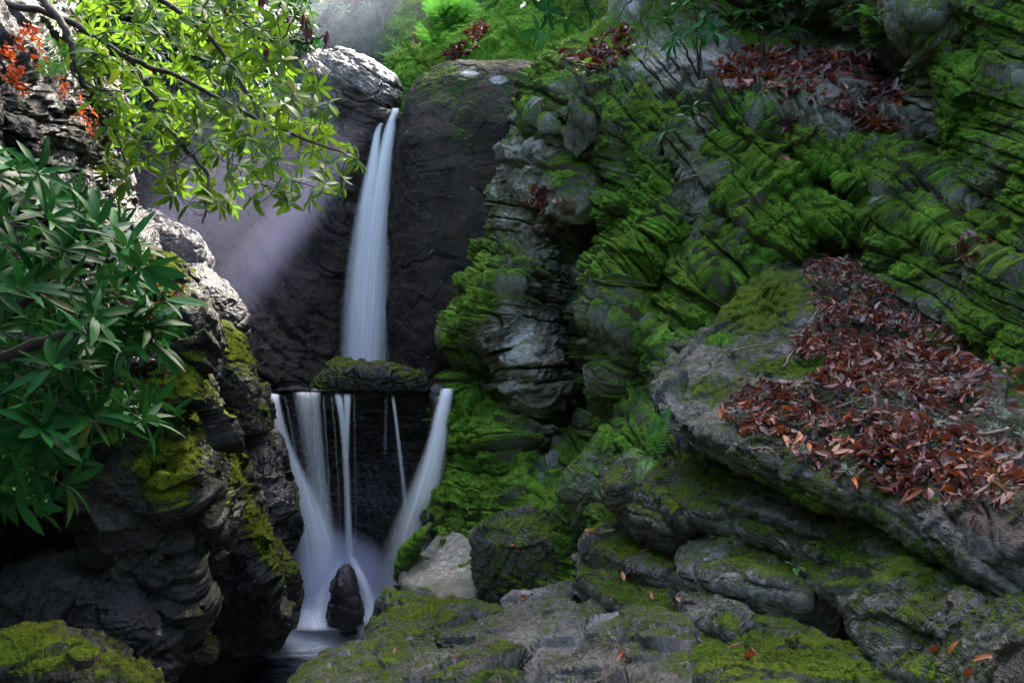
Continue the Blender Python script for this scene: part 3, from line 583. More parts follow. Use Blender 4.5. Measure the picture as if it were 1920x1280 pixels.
# ================================================================== PLANTS
rng = np.random.default_rng(17)
def unit(a): return a/np.maximum(np.linalg.norm(a, axis=-1, keepdims=True), 1e-9)
LX = np.array([0, .12, .32, .58, .82, 1.0]); LW = np.array([.10, .55, .92, 1.0, .62, .04])
def leaves(name, pos, d, n, ln, wd, droop=0.25, fold=0.25, curl_=0.0, fancy=True, rnd=None, tw=0.0):
    """all leaves of one part as one mesh; d = direction, n = upper side"""
    pos, d, n = (np.asarray(a, float) for a in (pos, d, n)); m = len(pos)
    d = unit(d); sdir = unit(np.cross(n, d)); n = np.cross(d, sdir)
    ln = np.broadcast_to(ln, m)[:, None, None, None]; wd = np.broadcast_to(wd, m)[:, None, None, None]
    if fancy:
        X, W = LX, LW; a = np.array([-1., 0, 1.])
    else:
        X, W = np.array([0, .5, 1.]), np.array([.15, 1., .05]); a = np.array([-1., 1.])
    nx, na = len(X), len(a)
    x = X[None, :, None, None]; y = (W[:, None]*a[None])[None, ..., None]*wd
    dr = np.broadcast_to(droop, m)[:, None, None, None]; fo = np.broadcast_to(fold, m)[:, None, None, None]; cu_ = np.broadcast_to(curl_, m)[:, None, None, None]
    z = -dr*ln*x**2+np.abs(y)*fo+cu_*wd*(y/wd)**2
    y = y*(1-0.35*np.clip(np.abs(cu_), 0, 1.5))
    x = x*(1-0.15*np.abs(dr))*ln
    V = pos[:, None, None]+d[:, None, None]*x+sdir[:, None, None]*y+n[:, None, None]*z
    base = (np.arange(m)*nx*na)[:, None, None]
    i, j = np.meshgrid(np.arange(nx-1), np.arange(na-1), indexing='ij')
    q = np.stack([i*na+j, (i+1)*na+j, (i+1)*na+j+1, i*na+j+1], -1).reshape(1, -1, 4)+base
    r = rng.random(m) if rnd is None else rnd
    at = dict(rnd=np.repeat(r, nx*na), mid=np.tile(np.tile(np.abs(a), nx), m), along=np.tile(np.repeat(X, na), m))
    return mesh_np(name, V.reshape(-1, 3), q.reshape(-1, 4), at)
def whorl(c, axis, k, lo=-.15, hi=.7):
    """k leaf directions round a twig tip"""
    axis = unit(np.asarray(axis, float)); a = unit(np.cross(axis, [.3, .5, .8])); b = np.cross(axis, a)
    ph = np.arange(k)*2.4+rng.random()*6; el = rng.uniform(lo, hi, k)
    rad = a*np.cos(ph)[:, None]+b*np.sin(ph)[:, None]
    d = rad*np.cos(el)[:, None]+axis*np.sin(el)[:, None]
    n = axis*np.cos(el)[:, None]-rad*np.sin(el)[:, None]
    return np.repeat(c[None], k, 0)+d*0.008, d, n+rng.normal(0, .18, (k, 3))
def tubes(name, lines, sides=6):
    Vs, Qs, o = [], [], 0
    for pts, r0, r1 in lines:
        p = np.asarray(pts, float); k = len(p); t = unit(np.gradient(p, axis=0))
        a = unit(np.cross(t, [.21, .37, .9])); b = np.cross(t, a)
        rr = np.linspace(r0, r1, k)[:, None, None]; ph = np.arange(sides)*2*math.pi/sides
        V = p[:, None]+rr*(a[:, None]*np.cos(ph)[None, :, None]+b[:, None]*np.sin(ph)[None, :, None])
        Vs.append(V.reshape(-1, 3)); i, j = np.meshgrid(np.arange(k-1), np.arange(sides), indexing='ij'); j2 = (j+1) % sides
        Qs.append(o+np.stack([i*sides+j, i*sides+j2, (i+1)*sides+j2, (i+1)*sides+j], -1).reshape(-1, 4)); o += k*sides
    return mesh_np(name, np.concatenate(Vs), np.concatenate(Qs))
def curve(pts, n=24, jit=0.0):
    """smooth path through points"""
    p = np.asarray(pts, float); t = np.linspace(0, len(p)-1, n); i = np.minimum(t.astype(int), len(p)-2); f = (t-i)[:, None]
    g = np.gradient(p, axis=0); a, b, ga, gb = p[i], p[i+1], g[i], g[i+1]
    r = (2*f**3-3*f**2+1)*a+(f**3-2*f**2+f)*ga+(-2*f**3+3*f**2)*b+(f**3-f**2)*gb
    if jit: r[1:-1] += rng.normal(0, jit, (n-2, 3))
    return r
def twigs_to(targets, nodes, r=0.004, sag=0.0):
    """join every target to the nearest wood grown so far"""
    nodes = np.asarray(nodes, float); T_ = list(range(len(targets))); out = []; ends = np.zeros((len(targets), 3)); tg = np.asarray(targets)
    dist = np.array([np.linalg.norm(nodes-t, axis=1).min() for t in tg])
    for i in np.argsort(dist):
        d = np.linalg.norm(nodes-tg[i], axis=1)+0*d_min if False else np.linalg.norm(nodes-tg[i], axis=1)
        k = int(np.argmin(d)); a = nodes[k]; b = tg[i]; L = d[k]
        mid = (a+b)/2+rng.normal(0, .12*L, 3)+np.array([0, 0, -sag*L])
        c = curve([a, mid, b], 9, jit=.012*L); out.append((c, r*(0.8+L), r*.55)); nodes = np.concatenate([nodes, c[3:]])
        ends[i] = c[-1]-c[-3]
    return out, ends
def leaf_mat(name, cols, tr=(0.35, 0.55, 0.05), trf=0.35, rough=0.38, vein=(0.35, 0.45, 0.15), veinf=0.35, spec=0.4):
    s = NT(name); b = s.b
    c = s.ramp(s.math('ADD', s.math('MULTIPLY', s.attr('rnd'), 0.8), s.math('MULTIPLY', s.noise(22, 3), 0.25)), cols)
    v = s.ramp(s.attr('mid'), [(0.0, (1, 1, 1)), (0.16, (0, 0, 0))])
    c = s.mix(s.math('MULTIPLY', v, veinf), c, vein)
    s.set(b.inputs['Base Color'], c); b.inputs['Roughness'].default_value = rough; b.inputs['Specular IOR Level'].default_value = spec
    t = s.n('ShaderNodeBsdfTranslucent'); s.set(t.inputs[0], s.mix(0.55, c, tr))
    x = s.n('ShaderNodeMixShader'); x.inputs[0].default_value = trf
    s.t.links.new(b.outputs[0], x.inputs[1]); s.t.links.new(t.outputs[0], x.inputs[2]); s.t.links.new(x.outputs[0], s.o.inputs[0])
    return s.m
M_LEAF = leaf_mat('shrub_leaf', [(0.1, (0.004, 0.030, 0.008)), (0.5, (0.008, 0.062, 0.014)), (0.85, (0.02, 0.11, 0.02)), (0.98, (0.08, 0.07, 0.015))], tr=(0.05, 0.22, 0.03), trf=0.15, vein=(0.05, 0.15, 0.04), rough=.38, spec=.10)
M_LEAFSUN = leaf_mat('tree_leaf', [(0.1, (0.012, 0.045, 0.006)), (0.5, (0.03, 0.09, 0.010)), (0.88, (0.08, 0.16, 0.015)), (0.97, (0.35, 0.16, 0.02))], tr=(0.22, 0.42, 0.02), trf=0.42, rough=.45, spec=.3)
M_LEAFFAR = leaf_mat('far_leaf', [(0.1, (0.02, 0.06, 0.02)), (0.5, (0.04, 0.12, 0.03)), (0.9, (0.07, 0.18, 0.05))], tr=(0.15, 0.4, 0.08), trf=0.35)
M_FERN = leaf_mat('fern_leaf', [(0.1, (0.02, 0.09, 0.014)), (0.9, (0.045, 0.18, 0.02))], tr=(0.15, 0.5, 0.05), trf=0.35, rough=0.6)
M_DEAD = leaf_mat('dead_leaf', [(0.05, (0.018, 0.008, 0.012)), (0.3, (0.045, 0.015, 0.022)), (0.5, (0.095, 0.024, 0.028)), (0.68, (0.15, 0.035, 0.02)), (0.8, (0.13, 0.085, 0.09)), (0.93, (0.36, 0.09, 0.012))], tr=(0.5, 0.12, 0.02), trf=0.15, rough=0.42, vein=(0.22, 0.12, 0.07), veinf=.4)
M_RED = leaf_mat('red_leaf', [(0.05, (0.05, 0.012, 0.012)), (0.5, (0.20, 0.02, 0.010)), (0.9, (0.4, 0.06, 0.012))], tr=(0.9, 0.15, 0.02), trf=0.3, vein=(0.3, 0.1, 0.05))
s = NT('bark'); s.set(s.b.inputs['Base Color'], s.ramp(s.noise(18, 6, 0.7), [(0.35, (0.012, 0.010, 0.009)), (0.65, (0.06, 0.05, 0.045))])); s.b.inputs['Roughness'].default_value = 0.8
s.set(s.b.inputs['Normal'], s.bump(s.noise(40, 5), 0.6, 0.01)); M_BARK = s.m
s = NT('pale_bark'); s.set(s.b.inputs['Base Color'], s.ramp(s.noise(7, 7, 0.75), [(0.35, (0.05, 0.07, 0.02)), (0.52, (0.16, 0.15, 0.12)), (0.66, (0.36, 0.35, 0.31))])); s.b.inputs['Roughness'].default_value = 0.9
s.set(s.b.inputs['Normal'], s.bump(s.noise(25, 6, 0.7), 0.9, 0.03)); M_PALE = s.m
def thing(name, loc, label, cat, group=None):
    o = bpy.data.objects.new(name, None); COL.objects.link(o); o.location = loc; o.empty_display_size = .1
    return tag(o, label, cat, group)
def part(name, me, mat, t):
    o = put(name, me, mat); o.parent = t; o.matrix_parent_inverse = Matrix.Translation(-Vector(t.location)); return o
def shrub(name, base, limbs, targets, axes, label, cat, lm, ln, k=(7, 10), wdr=0.16, group=None, rr=0.004, limb_r=(0.03, 0.008), sag=.1, lo=-.15, hi=.7, droop=(.1, .5), extra=None):
    t = thing(name, base, label, cat, group)
    nodes = np.concatenate([curve(l, 40) for l in limbs])
    tw, ends = twigs_to(targets, nodes, rr, sag)
    part('branch', tubes('branch', [(curve(l, 40, jit=.006), *limb_r) for l in limbs]+tw), M_BARK, t)
    A = [whorl(np.asarray(c), unit(e)+np.asarray(ax), int(rng.integers(*k)), lo, hi) for c, e, ax in zip(targets, ends, axes)]
    pos, d, n = (np.concatenate(z) for z in zip(*A)); m = len(pos); L = rng.uniform(.65, 1.15, m)*ln
    part('foliage', leaves('foliage', pos, d, n, L, L*wdr*rng.uniform(.8, 1.15, m), droop=rng.uniform(*droop, m), fold=rng.uniform(.1, .4, m)), lm, t)
    return t
def sample(poly, n, d0, d1, seed=0, mind=0):
    r_ = np.random.default_rng(seed); p = np.array(poly); out = []
    while len(out) < n:
        x, y = r_.uniform(p[:, 0].min(), p[:, 0].max()), r_.uniform(p[:, 1].min(), p[:, 1].max())
        if inpoly(np.array(x), np.array(y), poly) and (not mind or all((x-q[0])**2+(y-q[1])**2 > mind**2 for q in out)):
            out.append((x, y, r_.uniform(d0, d1)))
        else: mind *= .9995
    return np.array(out)
# --- the shrub at the left edge
tg = sample([(-60,300),(40,300),(110,350),(200,430),(290,500),(320,590),(300,680),(310,790),(240,800),(190,850),(110,930),(40,960),(-60,920)], 135, 2.5, 3.6, 1, 24)
ex = np.array([(35,320,2.7),(90,375,2.8),(170,400,3.0),(215,440,3.1),(120,470,2.7),(150,590,2.7),(260,600,3.0),(290,645,2.9),(265,790,2.8),(60,880,2.7),(35,545,2.5),(120,700,2.7),(215,530,3.0)])
tg = np.r_[tg, ex]; T3 = P(*tg.T)
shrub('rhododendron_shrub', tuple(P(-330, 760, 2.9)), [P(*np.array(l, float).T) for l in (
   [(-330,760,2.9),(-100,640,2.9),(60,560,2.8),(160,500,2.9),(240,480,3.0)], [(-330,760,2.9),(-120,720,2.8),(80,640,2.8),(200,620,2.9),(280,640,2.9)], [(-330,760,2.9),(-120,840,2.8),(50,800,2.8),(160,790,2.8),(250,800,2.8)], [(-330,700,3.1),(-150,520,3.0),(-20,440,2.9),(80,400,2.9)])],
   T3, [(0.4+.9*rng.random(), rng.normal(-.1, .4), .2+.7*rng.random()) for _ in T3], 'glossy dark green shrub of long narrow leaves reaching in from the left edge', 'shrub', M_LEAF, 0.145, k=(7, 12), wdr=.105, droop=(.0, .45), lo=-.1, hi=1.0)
# --- the overhanging tree
reg = [(40,-60),(620,-60),(560,60),(600,150),(655,250),(690,300),(650,350),(560,390),(520,350),(430,400),(340,400),(300,360),(200,340),(185,240),(120,150),(90,60)]
a = sample(reg, 175, 4.2, 6.3, 3, 22)
b_ = sample([(150,-40),(500,-40),(540,90),(560,200),(480,300),(330,290),(220,260),(180,120)], 120, 4.4, 6.8, 4, 15)
ex = np.array([(165,110,4.4),(600,230,5.2),(640,330,5.2),(672,300,5.2),(540,380,5.0),(425,375,5.0),(352,385,5.0),(325,345,5.0),(470,320,5),(575,165,5.4),(230,320,4.9),(535,365,5),(600,360,5.2)])
tg = np.r_[a, b_, ex]; T3 = P(*tg.T)
limbs = [P(*np.array(l, float).T) for l in (
  [(-420,60,4.8),(-150,10,4.8),(80,20,4.9),(240,110,5.1),(330,140,5.2),(470,220,5.3),(560,255,5.2),(650,290,5.2)],
  [(-420,60,4.8),(-100,-120,5.0),(200,-50,5.2),(370,50,5.4),(450,150,5.5),(500,250,5.4),(530,330,5.2)],
  [(200,-50,5.2),(330,-90,5.3),(430,-60,5.3),(470,60,5.2),(560,80,5.2),(612,70,5.2)],
  [(60,-20,4.8),(120,50,4.7),(160,160,4.8),(210,230,5.0),(240,310,5.0)],
  [(240,110,5.1),(290,180,5.3),(330,260,5.3),(390,330,5.2),(380,420,5.1)])]
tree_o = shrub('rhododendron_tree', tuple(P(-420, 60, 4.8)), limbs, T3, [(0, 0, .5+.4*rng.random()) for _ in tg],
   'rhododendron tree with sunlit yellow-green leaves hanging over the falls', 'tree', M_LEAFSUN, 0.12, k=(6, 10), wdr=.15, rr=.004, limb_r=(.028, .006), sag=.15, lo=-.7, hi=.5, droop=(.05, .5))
# withered leaf bundles hanging from it
for x, y in ((425,40),(492,18),(535,45),(570,55),(578,80),(612,88),(500,110)):
    c = P(x, y-25, 5.2); k = 7; d = np.c_[rng.normal(0, .12, (k, 2)), -np.ones(k)]
    part('withered_leaf_bundle', leaves('withered_leaf_bundle', np.repeat(c[None], k, 0)+rng.normal(0, .01, (k, 3)), d, rng.normal(0, 1, (k, 3)), rng.uniform(.07, .14, k), .010, droop=.1, fold=.8, curl_=.9, rnd=rng.uniform(.1, .4, k)), M_DEAD, tree_o)
# --- sprigs on the right
def sprig(base, tips, label, ln=.15, k=(6, 9), lm=M_LEAF, wdr=.15, cat='shrub', grp=None, **kw):
    b0 = P(*base); T3 = P(*np.array(tips, float).T)
    limbs = [np.stack([b0, (b0+T3[i])/2+[0, 0, .06], T3[i]]) for i in range(0, len(T3), 3)]
    return shrub('rhododendron_sprout', tuple(b0), limbs, T3, [(0, -.2, .8)]*len(T3), label, cat, lm, ln, k=k, wdr=wdr, group=grp, rr=.004, limb_r=(.012, .004), **kw)
sprig((1310,150,6.9), [(1245,35,6.6),(1280,10,6.6),(1290,60,6.5),(1320,20,6.7),(1335,60,6.6),(1265,80,6.5),(1300,-20,6.7)], 'dark leafy sprout rising from the litter ledge, its stems bare below', .17)
sprig((1440,130,7.2), [(1420,50,7),(1455,10,7),(1470,55,7),(1400,20,7),(1440,-20,7)], 'leafy sprout right of the darkest one at the top of the cliff', .17)
sprig((1350,245,6.6), [(1285,215,6.5),(1250,245,6.5),(1300,200,6.5)], 'small sprout drooping over bare pale beds of the cliff', .14, k=(4, 7))
sprig((1000,-60,8), [(985,10,8),(1030,20,8),(1060,40,8.2),(1045,-10,8),(1100,20,8.3),(1010,60,8),(1080,-10,8)], 'leafy branch hanging in front of the bright mossy bank', .19)
sprig((1230,-50,7), [(1100,120,6.8),(1150,95,6.9),(1130,130,6.8),(1210,110,6.9),(1205,160,6.8),(1215,175,6.8),(1190,90,6.9)], 'thin sapling with soft bright green leaves over the litter', .15, k=(2, 4), lm=M_LEAFSUN, wdr=.26, cat='sapling')
# --- ferns
def fern(base, tips, label, grp=None, w=.055):
    t = thing('fern', tuple(P(*base)), label, 'fern', grp); b0 = P(*base)
    for tp in tips:
        e = P(*tp); L = np.linalg.norm(e-b0); c = curve([b0, (b0+e)/2+[0, 0, .18*L], e], 28)
        tn = unit(np.gradient(c, axis=0)); up_ = unit(np.array([0, -.4, .9])-tn*(tn@np.array([0, -.4, .9]))[:, None]); sd = np.cross(up_, tn)
        q = np.linspace(0, 1, 28); l_ = w*np.sin(np.clip(q*1.05+.12, 0, 1)**.7*math.pi)**.8*1.2+.003
        k = slice(3, 28); pos = np.r_[c[k], c[k]]; d = np.r_[sd[k]+.35*tn[k], -sd[k]+.35*tn[k]]
        f = part('frond', leaves('frond', pos, d, np.r_[up_[k], up_[k]]+rng.normal(0, .12, (50, 3)), np.r_[l_[k], l_[k]]*L/.35, .0042*L/.35, droop=.15, fold=.1, fancy=False), M_FERN, t)
    return t
fern((1225,865,3.95), [(1170,850,3.8),(1232,765,3.95),(1262,752,3.95),(1190,925,3.7),(1205,900,3.7),(1150,868,3.9),(1205,795,3.9)], 'bright green fern growing from the nose of the leafy terrace')
fern((100,150,4.6), [(60,70,4.5),(90,60,4.5),(130,80,4.5),(75,110,4.4),(120,120,4.4),(60,130,4.4)], 'dark fern high on the left wall under the tree', w=.08)
fern((1490,1068,3.0), [(1470,1055,2.95),(1510,1055,2.95),(1515,1075,2.9),(1495,1085,2.9)], 'tiny fern in a crack of the mossy steps', w=.05)
fern((1395,180,6.9), [(1455,178,6.7),(1430,165,6.7),(1380,200,6.7),(1440,200,6.7)], 'small fern on the mossy cliff under the litter ledge', w=.07)
fern((1640,30,6.1), [(1590,30,6),(1600,10,6),(1670,15,6),(1650,50,6)], 'small fern high on the dark mossy beds at upper right', w=.08)
for i, (x, y, lab) in enumerate([(815,85,'lowest fern of the clump on the bright bank'),(840,60,'middle fern of the clump on the bright bank'),(865,48,'right-hand fern of the clump on the bright bank'),(830,40,'upper fern of the clump on the bright bank')]):
    d = 12.9
    fern((x, y, d), [(x+45*math.cos(a), y-28+38*math.sin(a)*.8, d-.4) for a in np.linspace(0, 6.1, 13)], lab, 'ferns on the bright bank', w=.13)
# --- thickets and trees far behind
def bush_mesh(seed, n, r, ls):
    r_ = np.random.default_rng(seed); nc = 60
    cc = unit(r_.normal(0, 1, (nc, 3)))*r_.uniform(.55, 1, (nc, 1))*np.array([r, r, r*.8])
    k = n//nc//8; pos, d, nn = [], [], []
    for c in cc:
        for _ in range(k):
            p = c+r_.normal(0, .16*r, 3); A = whorl(p, unit(p)+[0, -.2, .6], 8); pos.append(A[0]); d.append(A[1]); nn.append(A[2])
    pos, d, nn = map(np.concatenate, (pos, d, nn)); m = len(pos)
    br = [(curve([(0, 0, -r), c*.5-[0, 0, .3*r], c], 8), .03, .008) for c in cc]
    return tubes('branch', br, 5), leaves('foliage', pos, d, nn, ls*r_.uniform(.7, 1.2, m), ls*.14, fancy=False, droop=.2)
BM = [bush_mesh(s_, 5200, 1.25, .19) for s_ in (1, 2, 3)]
def hillz(x, y):
    b = ss(13.2, 14.8, y)*7.4+np.clip(y-15, 0, 11)*1.1+max(0, y-26)*.3
    return -0.9+max(ss(5.2, 15, -x)*9+max(0, -x-12)*.35, ss(3.6, 9, x)*9+max(0, x-8)*.35)+b
r_ = np.random.default_rng(5); nb_ = 0
protos = {}
spots = []
for row, (y0, cnt) in enumerate([(15.0, 9), (17.3, 11), (19.8, 12), (22.8, 13)]):
    for i in range(cnt):
        x = -9.5-row*1.2+(i+.5*(row % 2))*(1.55+.16*row)+r_.uniform(-.3, .3)
        spots.append((x, y0+r_.uniform(-.6, .6)))
for (x, y) in spots:
    z = float(hillz(x, y))+1.0; k = nb_ % 3; sc = r_.uniform(.85, 1.35)
    zn = 'far left' if x < -7 else 'left of the upper fall' if x < -3.6 else 'above the upper fall' if x < -1.2 else 'behind the bright bank'
    rw = ['front', 'second', 'third', 'rearmost'][int(y > 16.2)+int(y > 18.6)+int(y > 21.3)]
    t = thing('rhododendron_bush', (x, y, z), 'hazy bush %s, in the %s row of the thicket' % (zn, rw), 'bush', 'bushes of the thicket behind the falls')
    t.scale = (sc, sc, sc*r_.uniform(.9, 1.2)); t.rotation_euler = (0, 0, r_.uniform(0, 6))
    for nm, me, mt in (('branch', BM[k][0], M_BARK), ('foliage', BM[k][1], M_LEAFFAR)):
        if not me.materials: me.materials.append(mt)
        o = bpy.data.objects.new(nm, me); COL.objects.link(o); o.parent = t
    nb_ += 1
for i, (px_, py_, d_) in enumerate([(60,20,9),(150,60,9.5),(240,40,10),(330,70,10.5),(420,50,11.5),(500,70,12.6),(100,140,9),(200,150,9.6),(300,150,10.3),(400,130,11.3),(20,-60,9.5),(250,-60,11),(450,-50,13)]):
    t = thing('rhododendron_bush', tuple(P(px_, py_, d_)), 'dark bush on the left rim, ' + ['behind the scarlet leaves', 'behind the lower limbs of the overhanging tree', 'between the overhanging tree and the sunlit lip boulder'][int(px_ > 180)+int(px_ > 380)]+[', low', ', high'][py_ < 30], 'bush', 'bushes on the left rim'); k = i % 3
    sc = r_.uniform(.6, .85); t.scale = (sc, sc, sc); t.rotation_euler = (0, 0, r_.uniform(0, 6))
    if not protos:
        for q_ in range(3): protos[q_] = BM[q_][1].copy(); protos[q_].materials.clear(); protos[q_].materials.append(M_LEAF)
    for nm, me in (('branch', BM[k][0]), ('foliage', protos[k])):
        o = bpy.data.objects.new(nm, me); COL.objects.link(o); o.parent = t
def crown_mesh(seed, n, rad, ls):
    r_ = np.random.default_rng(seed); nc = 46
    cc = unit(r_.normal(0, 1, (nc, 3)))*r_.uniform(.25, 1, (nc, 1))*np.array(rad)
    c = cc[r_.integers(0, nc, n)]; p = c+r_.normal(0, .15, (n, 3))*np.array(rad)
    d = unit(r_.normal(0, 1, (n, 3))+[0, 0, -.3]); nn = r_.normal(0, .5, (n, 3))+[0, 0, 1]
    return cc, leaves('crown', p, d, nn, ls*r_.uniform(.7, 1.2, n), ls*.3, fancy=False, droop=.2)
def tree(x, y, z, h, r, lab, seed, rad, bark=M_BARK, n=9000, lean=(0, 0), cen=None, ls=.2):
    t = thing('tree', (x, y, z), lab, 'tree', None); r2 = np.random.default_rng(seed)
    top_ = np.array([x+lean[0], y+lean[1], z+h]); cen = top_ if cen is None else np.array(cen)
    c = curve([(x, y, z-.5), (x+lean[0]*.3+.1, y+lean[1]*.3, z+h*.35), (x+lean[0]*.7-.1, y+lean[1]*.7, z+h*.7), tuple(top_)], 60)
    cc, me = crown_mesh(seed, n, rad, ls)
    V = np.empty(len(me.vertices)*3, np.float32); me.vertices.foreach_get('co', V); V = V.reshape(-1, 3)+cen.astype(np.float32); me.vertices.foreach_set('co', V.ravel())
    tr = part('trunk', tubes('trunk', [(c, r, r*.45)], 20), bark, t)
    part('limb', tubes('limb', [(curve([c[int(r2.integers(30, 58))], (top_+cen+q)/2, cen+q], 12, jit=.03), r*.25, .012) for q in cc[:26]], 6), bark, t)
    part('crown', me, M_LEAFFAR, t)
tz = float(P(1170, 120, 10.3)[2])
tp_ = P(1175, 150, 10.3)
tree(tp_[0], tp_[1], tp_[2], 7, .33, 'pale lichened tree trunk standing at the top between bank and cliff', 31, (2.4, 1.9, 1.4), bark=M_PALE, n=7000, cen=(4.8, 11.2, 12.8))  # crown out of view, set right of the trunk to shade shrub and platform
tree(-5.5, 19, 9.5, 9, .22, 'slim tree rising in the haze behind the thicket on the left', 32, (3.5, 3, 2), n=6000)
tree(-2.2, 22, 11.5, 9, .2, 'slim tree rising in the haze behind the upper waterfall', 33, (3, 3, 2), n=6000)
tree(4.5, 17, 9.5, 8, .3, 'tree behind the bright bank with its crown above the view', 34, (3.6, 3, 2), n=7000, cen=(8.0, 17, 17.5))
tree(-8.5, 9, 7.0, 7, .25, 'tree on top of the left wall with its crown above the view', 35, (3, 3, 1.6), n=7000, cen=(-8.0, 9.5, 12.2))

# --- unseen trees added behind and beside the viewer to cut low sky light
CR = crown_mesh(77, 5200, (3.2, 3.0, 4.2), .5)
for i, (x, y, z, lab) in enumerate([(-8, -3.5, 1.5, 'unseen broad tree added behind on the left to block sky light'), (-3.5, -6.5, 0.5, 'unseen broad tree added straight behind to block sky light'), (1.5, -6.5, .5, 'unseen broad tree added behind, right of the middle, to block sky light'), (6.5, -4, 2, 'unseen broad tree added behind on the right to block sky light'), (8.5, 1.5, 4, 'unseen broad tree added on the right rim beside the viewer to block light'), (6.9, 8.7, 5.5, 'unseen broad tree added above the right cliff to shade the terrace'), (-10.5, 1.5, 4.5, 'unseen broad tree added on the left rim beside the viewer to block light'), (-11.5, 6.5, 6, 'unseen broad tree added on the left rim above the wall to block light'), (-7.2, 3.2, 2.2, 'unseen broad tree added over the left wall to darken the left bank')]):
    t = thing('tree', (x, y, z), lab, 'tree'); t.rotation_euler = (0, 0, i*1.3)
    o = part('crown', CR[1], None, t) if False else bpy.data.objects.new('crown', CR[1]); COL.objects.link(o) if o.name not in COL.objects else None; o.parent = t; o.location = (0, 0, 5.5)
    if not CR[1].materials: CR[1].materials.append(M_LEAFFAR)
    if i == 0: TK = tubes('trunk', [(curve([(0, 0, -3), (.1, 0, 3), (0, .1, 7)], 20), .25, .1)], 12); TK.materials.append(M_BARK)
    o = bpy.data.objects.new('trunk', TK); COL.objects.link(o); o.parent = t

tree(5.6, 9.5, 6.5, 5, .2, 'unseen leaning tree added on the right rim, its sparse crown dappling the light', 36, (2.6, 1.7, .9), n=1000, cen=(2.3, 9.2, 12.3))  # out-of-view tree added so its crown dapples the overhanging leaves
tree(6.4, 7.0, 6.0, 5, .2, 'unseen leaning tree added on the right rim to shade the shrub', 37, (1.9, 1.3, .8), n=2200, cen=(3.1, 7.7, 12.0))  # out-of-view tree added to keep the sun off the left shrub
# ================================================================== FALLING WATER
def fall_mat(name, alpha=1.0):
    s = NT(name); b = s.b
    cv = s.n('ShaderNodeCombineXYZ'); s.set(cv.inputs[0], s.math('MULTIPLY', s.attr('u'), 2.6)); s.set(cv.inputs[1], s.math('MULTIPLY', s.attr('v'), 0.16)); s.set(cv.inputs[2], s.attr('layer'))
    st = s.noise(1.6, 5, 0.62, vec=cv.outputs[0])
    st = s.ramp(st, [(0.25, (0.25,)*3), (0.7, (1.0,)*3)])
    e = s.math('POWER', s.math('SUBTRACT', 1.0, s.math('POWER', s.math('ABSOLUTE', s.attr('eu')), 2.0)), 2.0)
    a = s.math('MULTIPLY', s.math('MULTIPLY', e, s.math('MULTIPLY_ADD', st, 0.72, 0.06)), s.math('MULTIPLY', s.attr('dens'), alpha))
    d = s.n('ShaderNodeBsdfDiffuse'); d.inputs[0].default_value = (0.93, 0.94, 0.98, 1)
    t = s.n('ShaderNodeBsdfTranslucent'); t.inputs[0].default_value = (0.93, 0.94, 0.98, 1)
    m = s.n('ShaderNodeMixShader'); m.inputs[0].default_value = 0.4; s.t.links.new(d.outputs[0], m.inputs[1]); s.t.links.new(t.outputs[0], m.inputs[2])
    tr = s.n('ShaderNodeBsdfTransparent'); x = s.n('ShaderNodeMixShader'); s.set(x.inputs[0], a)
    s.t.links.new(tr.outputs[0], x.inputs[1]); s.t.links.new(m.outputs[0], x.inputs[2]); s.t.links.new(x.outputs[0], s.o.inputs[0])
    return s.m
M_FALL = fall_mat('falling_water')
def fall(label, strands, grp=None, nu=28, nv=160):
    Vs, Qs, A, o = [], [], dict(u=[], v=[], eu=[], dens=[], layer=[]), 0
    for si, (rows, layers) in enumerate(strands):
        if 725 < rows[0][1] < 755 and rows[0][4] > .02: rows = [(rows[0][0], rows[0][1]-4, rows[0][2]+.35, rows[0][3]*1.3, rows[0][4]*.4)]+list(rows)
        c = curve(np.array(rows, float), nv)   # px,py,d,hw,dens
        u = np.linspace(-1, 1, nu)[:, None]
        for L in range(layers):
            sh = (L-(layers-1)/2); hw = (c[:, 3]*1.4+1.4)*(1-.12*abs(sh))
            px = c[:, 0]+u*hw+sh*c[:, 3]*.12; py = c[:, 1]+0*u
            dd = c[:, 2]+sh*.05-(1-u**2)*c[:, 3]/F*c[:, 2]*.5
            V = P(px, py, dd); v = np.r_[0, np.cumsum(np.linalg.norm(np.diff(V[nu//2], axis=0), axis=1))]
            Vs.append(V.reshape(-1, 3)); Qs.append(grid_faces(nu, nv)+o); o += nu*nv
            wd = c[:, 3]/F*c[:, 2]
            A['u'].append((u*np.maximum(wd, .03)*5).ravel()); A['v'].append((v+0*u).ravel()); A['eu'].append((u+0*v).ravel())
            A['dens'].append((c[:, 4]+0*u).ravel()); A['layer'].append(np.full(nu*nv, L*3.3+si*7.1))
    return tag(put('waterfall', mesh_np('waterfall', np.concatenate(Vs), np.concatenate(Qs), {k: np.concatenate(v) for k, v in A.items()}), M_FALL), label, 'waterfall', grp)
fall('tall white upper waterfall dropping from the notch between two rocks', [
  ([(742,203,12.0,5,1.5),(733,235,11.9,8,1.5),(721,300,11.85,12,1.4),(709,400,11.8,18,1.2),(699,500,11.8,27,1.1),(693,600,11.8,33,1.1),(690,720,11.8,36,1)], 3),
  ([(724,222,12.0,4,1.1),(709,245,11.95,5,1.3),(701,300,11.9,9,1.2),(688,400,11.85,18,1),(678,500,11.85,23,.95),(672,600,11.85,26,.9),(668,720,11.85,28,.9)], 3),
  ([(735,430,11.9,6,.05),(742,560,11.9,14,.2),(748,720,11.9,22,.25)], 1)])
GL = 'streams of the lower falls'
